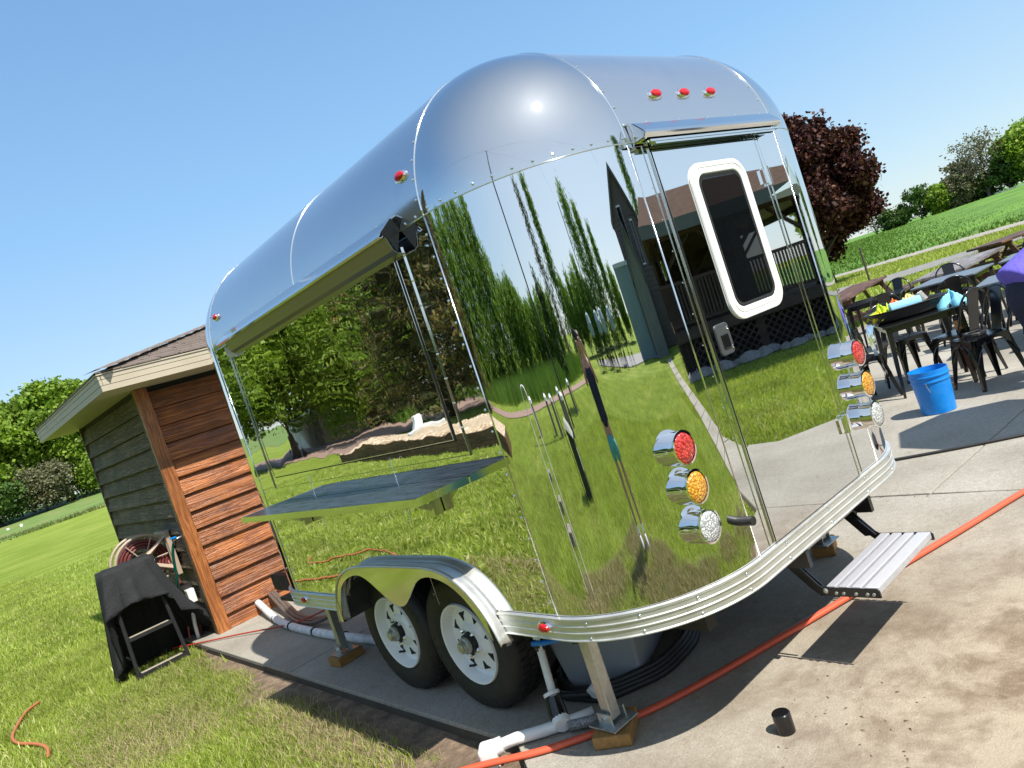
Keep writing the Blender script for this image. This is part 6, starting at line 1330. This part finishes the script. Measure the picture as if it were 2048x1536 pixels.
# local: front edge along x at y=+4 facing the trailer
W2, D2, DH, RH = 4.2, 4.0, .95, 2.85
for i in range(26): obj('deck_board', MB().box(-W2+i*(2*W2/26)+.01, -W2+(i+1)*(2*W2/26)-.01, -D2, D2, DH, DH+.05), M_deck, PV, local=True)
obj('rim_joist', MB().box(-W2, W2, D2, D2+.05, DH-.2, DH), M_deck, PV, local=True)
for x_ in np.linspace(-W2+.2, W2-.2, 6):
    for y_ in (D2-.15, -D2+.15):
        obj('post', MB().box(x_-.09, x_+.09, y_-.09, y_+.09, 0, RH+.1), M_deck, PV, local=True)
        for sx in (-1, 1): obj('knee_brace', MB().tube([(x_, y_, RH-.7), (x_+sx*.45, y_, RH-.25), (x_+sx*.7, y_, RH)], .05, 5), M_deck, PV, local=True)
obj('beam', MB().box(-W2, W2, D2-.27, D2-.03, RH, RH+.22), M_deck, PV, local=True); obj('beam', MB().box(-W2, W2, -D2+.03, -D2+.27, RH, RH+.22), M_deck, PV, local=True)
for y_ in (D2-.05, -D2+.05): obj('handrail', MB().box(-W2, W2, y_-.05, y_+.05, DH+.95, DH+1.02).box(-W2, W2, y_-.02, y_+.02, DH+.12, DH+.18), M_deck, PV, local=True)
bal = MB()
for k in range(110):
    x_ = -W2+.1+k*(2*W2-.2)/109
    for y_ in (D2-.05, -D2+.05): bal.box(x_-.02, x_+.02, y_-.02, y_+.02, DH+.15, DH+.96)
obj('balusters', bal, M_deck, PV, kind='stuff', local=True)
lat = MB(); y_ = D2-.02
for k in range(90):
    x0_ = -W2-1+k*.17
    for sg, yy in ((1, y_), (-1, y_-.02)):
        a, b = Vector((x0_, yy, .02)), Vector((x0_+sg*1.0, yy, 1.0)); 
        if abs(a.x) > W2+.9 or abs(b.x) > W2+.9: continue
        lat.add([a+Vector((-.02, 0, 0)), a+Vector((.02, 0, 0)), b+Vector((.02, 0, 0)), b+Vector((-.02, 0, 0))], [(0, 1, 2, 3)])
obj('lattice', lat, M_deck, PV, kind='stuff', local=True)
obj('skirt_shade', MB().box(-W2, W2, D2-.7, D2-.6, 0, DH-.2), M_gap, PV, local=True)  # added dark sheet standing in for the shade under the deck
obj('dark_backing', MB().box(-W2, -W2+3.4, -D2-.1, -D2, DH, RH).box(1.6, W2, -D2-.1, -D2, DH, RH).box(-W2, W2, -D2-.1, -D2, 0, DH+1.3), M_deck, PV, local=True)  # added panels that keep bright lawn from showing through, so the interior looks shaded
e = .7
for z_, nm in ((0, 0),):
    hx, hy = W2+e, D2+e; zt_ = RH+.25; zp = zt_+1.25
    obj('roof', MB().add([(-hx, -hy, zt_), (hx, -hy, zt_), (hx, hy, zt_), (-hx, hy, zt_), (-hx+3, 0, zp), (hx-3, 0, zp)], [(3, 2, 5, 4), (2, 1, 5), (1, 0, 4, 5), (0, 3, 4), (0, 1, 2, 3)]), M_shr, PV, local=True)
    obj('fascia', MB().box(-hx-.03, hx+.03, hy, hy+.04, zt_-.22, zt_+.05).box(-hx-.03, hx+.03, -hy-.04, -hy, zt_-.22, zt_+.05).box(-hx-.04, -hx, -hy, hy, zt_-.22, zt_+.05).box(hx, hx+.04, -hy, hy, zt_-.22, zt_+.05), M_gfas, PV, local=True)
    obj('ceiling', MB().box(-hx, hx, -hy, hy, zt_-.03, zt_-.01), M_deck, PV, local=True)
cc, ss = math.cos(.64), math.sin(.64)
rk = random.Random(3); k = 0
for i in range(44):
    u = -W2+i*2*W2/43; v = D2+.55+rk.uniform(-.15, .2); X, Y = 15.7+cc*u-ss*v, -8.9+ss*u+cc*v; s_ = rk.uniform(.12, .24)
    mb = MB().lathe([(s_*.6, -.02), (s_, s_*.25), (s_*.8, s_*.7), (s_*.3, s_*.95)], 7, Matrix.Rotation(rk.uniform(0, 3), 4, 'Z') @ Matrix.Diagonal((1.2, .85, 1, 1)))
    o = obj('border_rock', mb, bpy.data.materials.get('grey_rock') or noisy('grey_rock', (.16, .15, .14), (.32, .30, .28), 9, .9), local=True); o.location = (X, Y, GZ); tag(o, 'rounded grey border rock along the foot of the mirrored pavilion deck', 'rock', 'border rocks along the pavilion deck')
for i, (u, d_) in enumerate(((-3, 6), (2, 8))):
    pass
# trees seen beyond the pavilion
for i, (x, y, h) in enumerate(((34, -24, 6), (40, -14, 6.5), (44, -4, 6), (30, -34, 7))): tree('broadleaf_tree', ('green tree mirrored behind the pavilion, nearest its left end', 'green tree mirrored through the pavilion posts', 'green tree mirrored right of the pavilion', 'green tree mirrored behind the lodge side of the pavilion')[i], 'tree', (x, y), h, 2.8, .15, L_green, 12, .35, 70, .35, 140+i, .16, None, 'trees mirrored beyond the pavilion', .6)
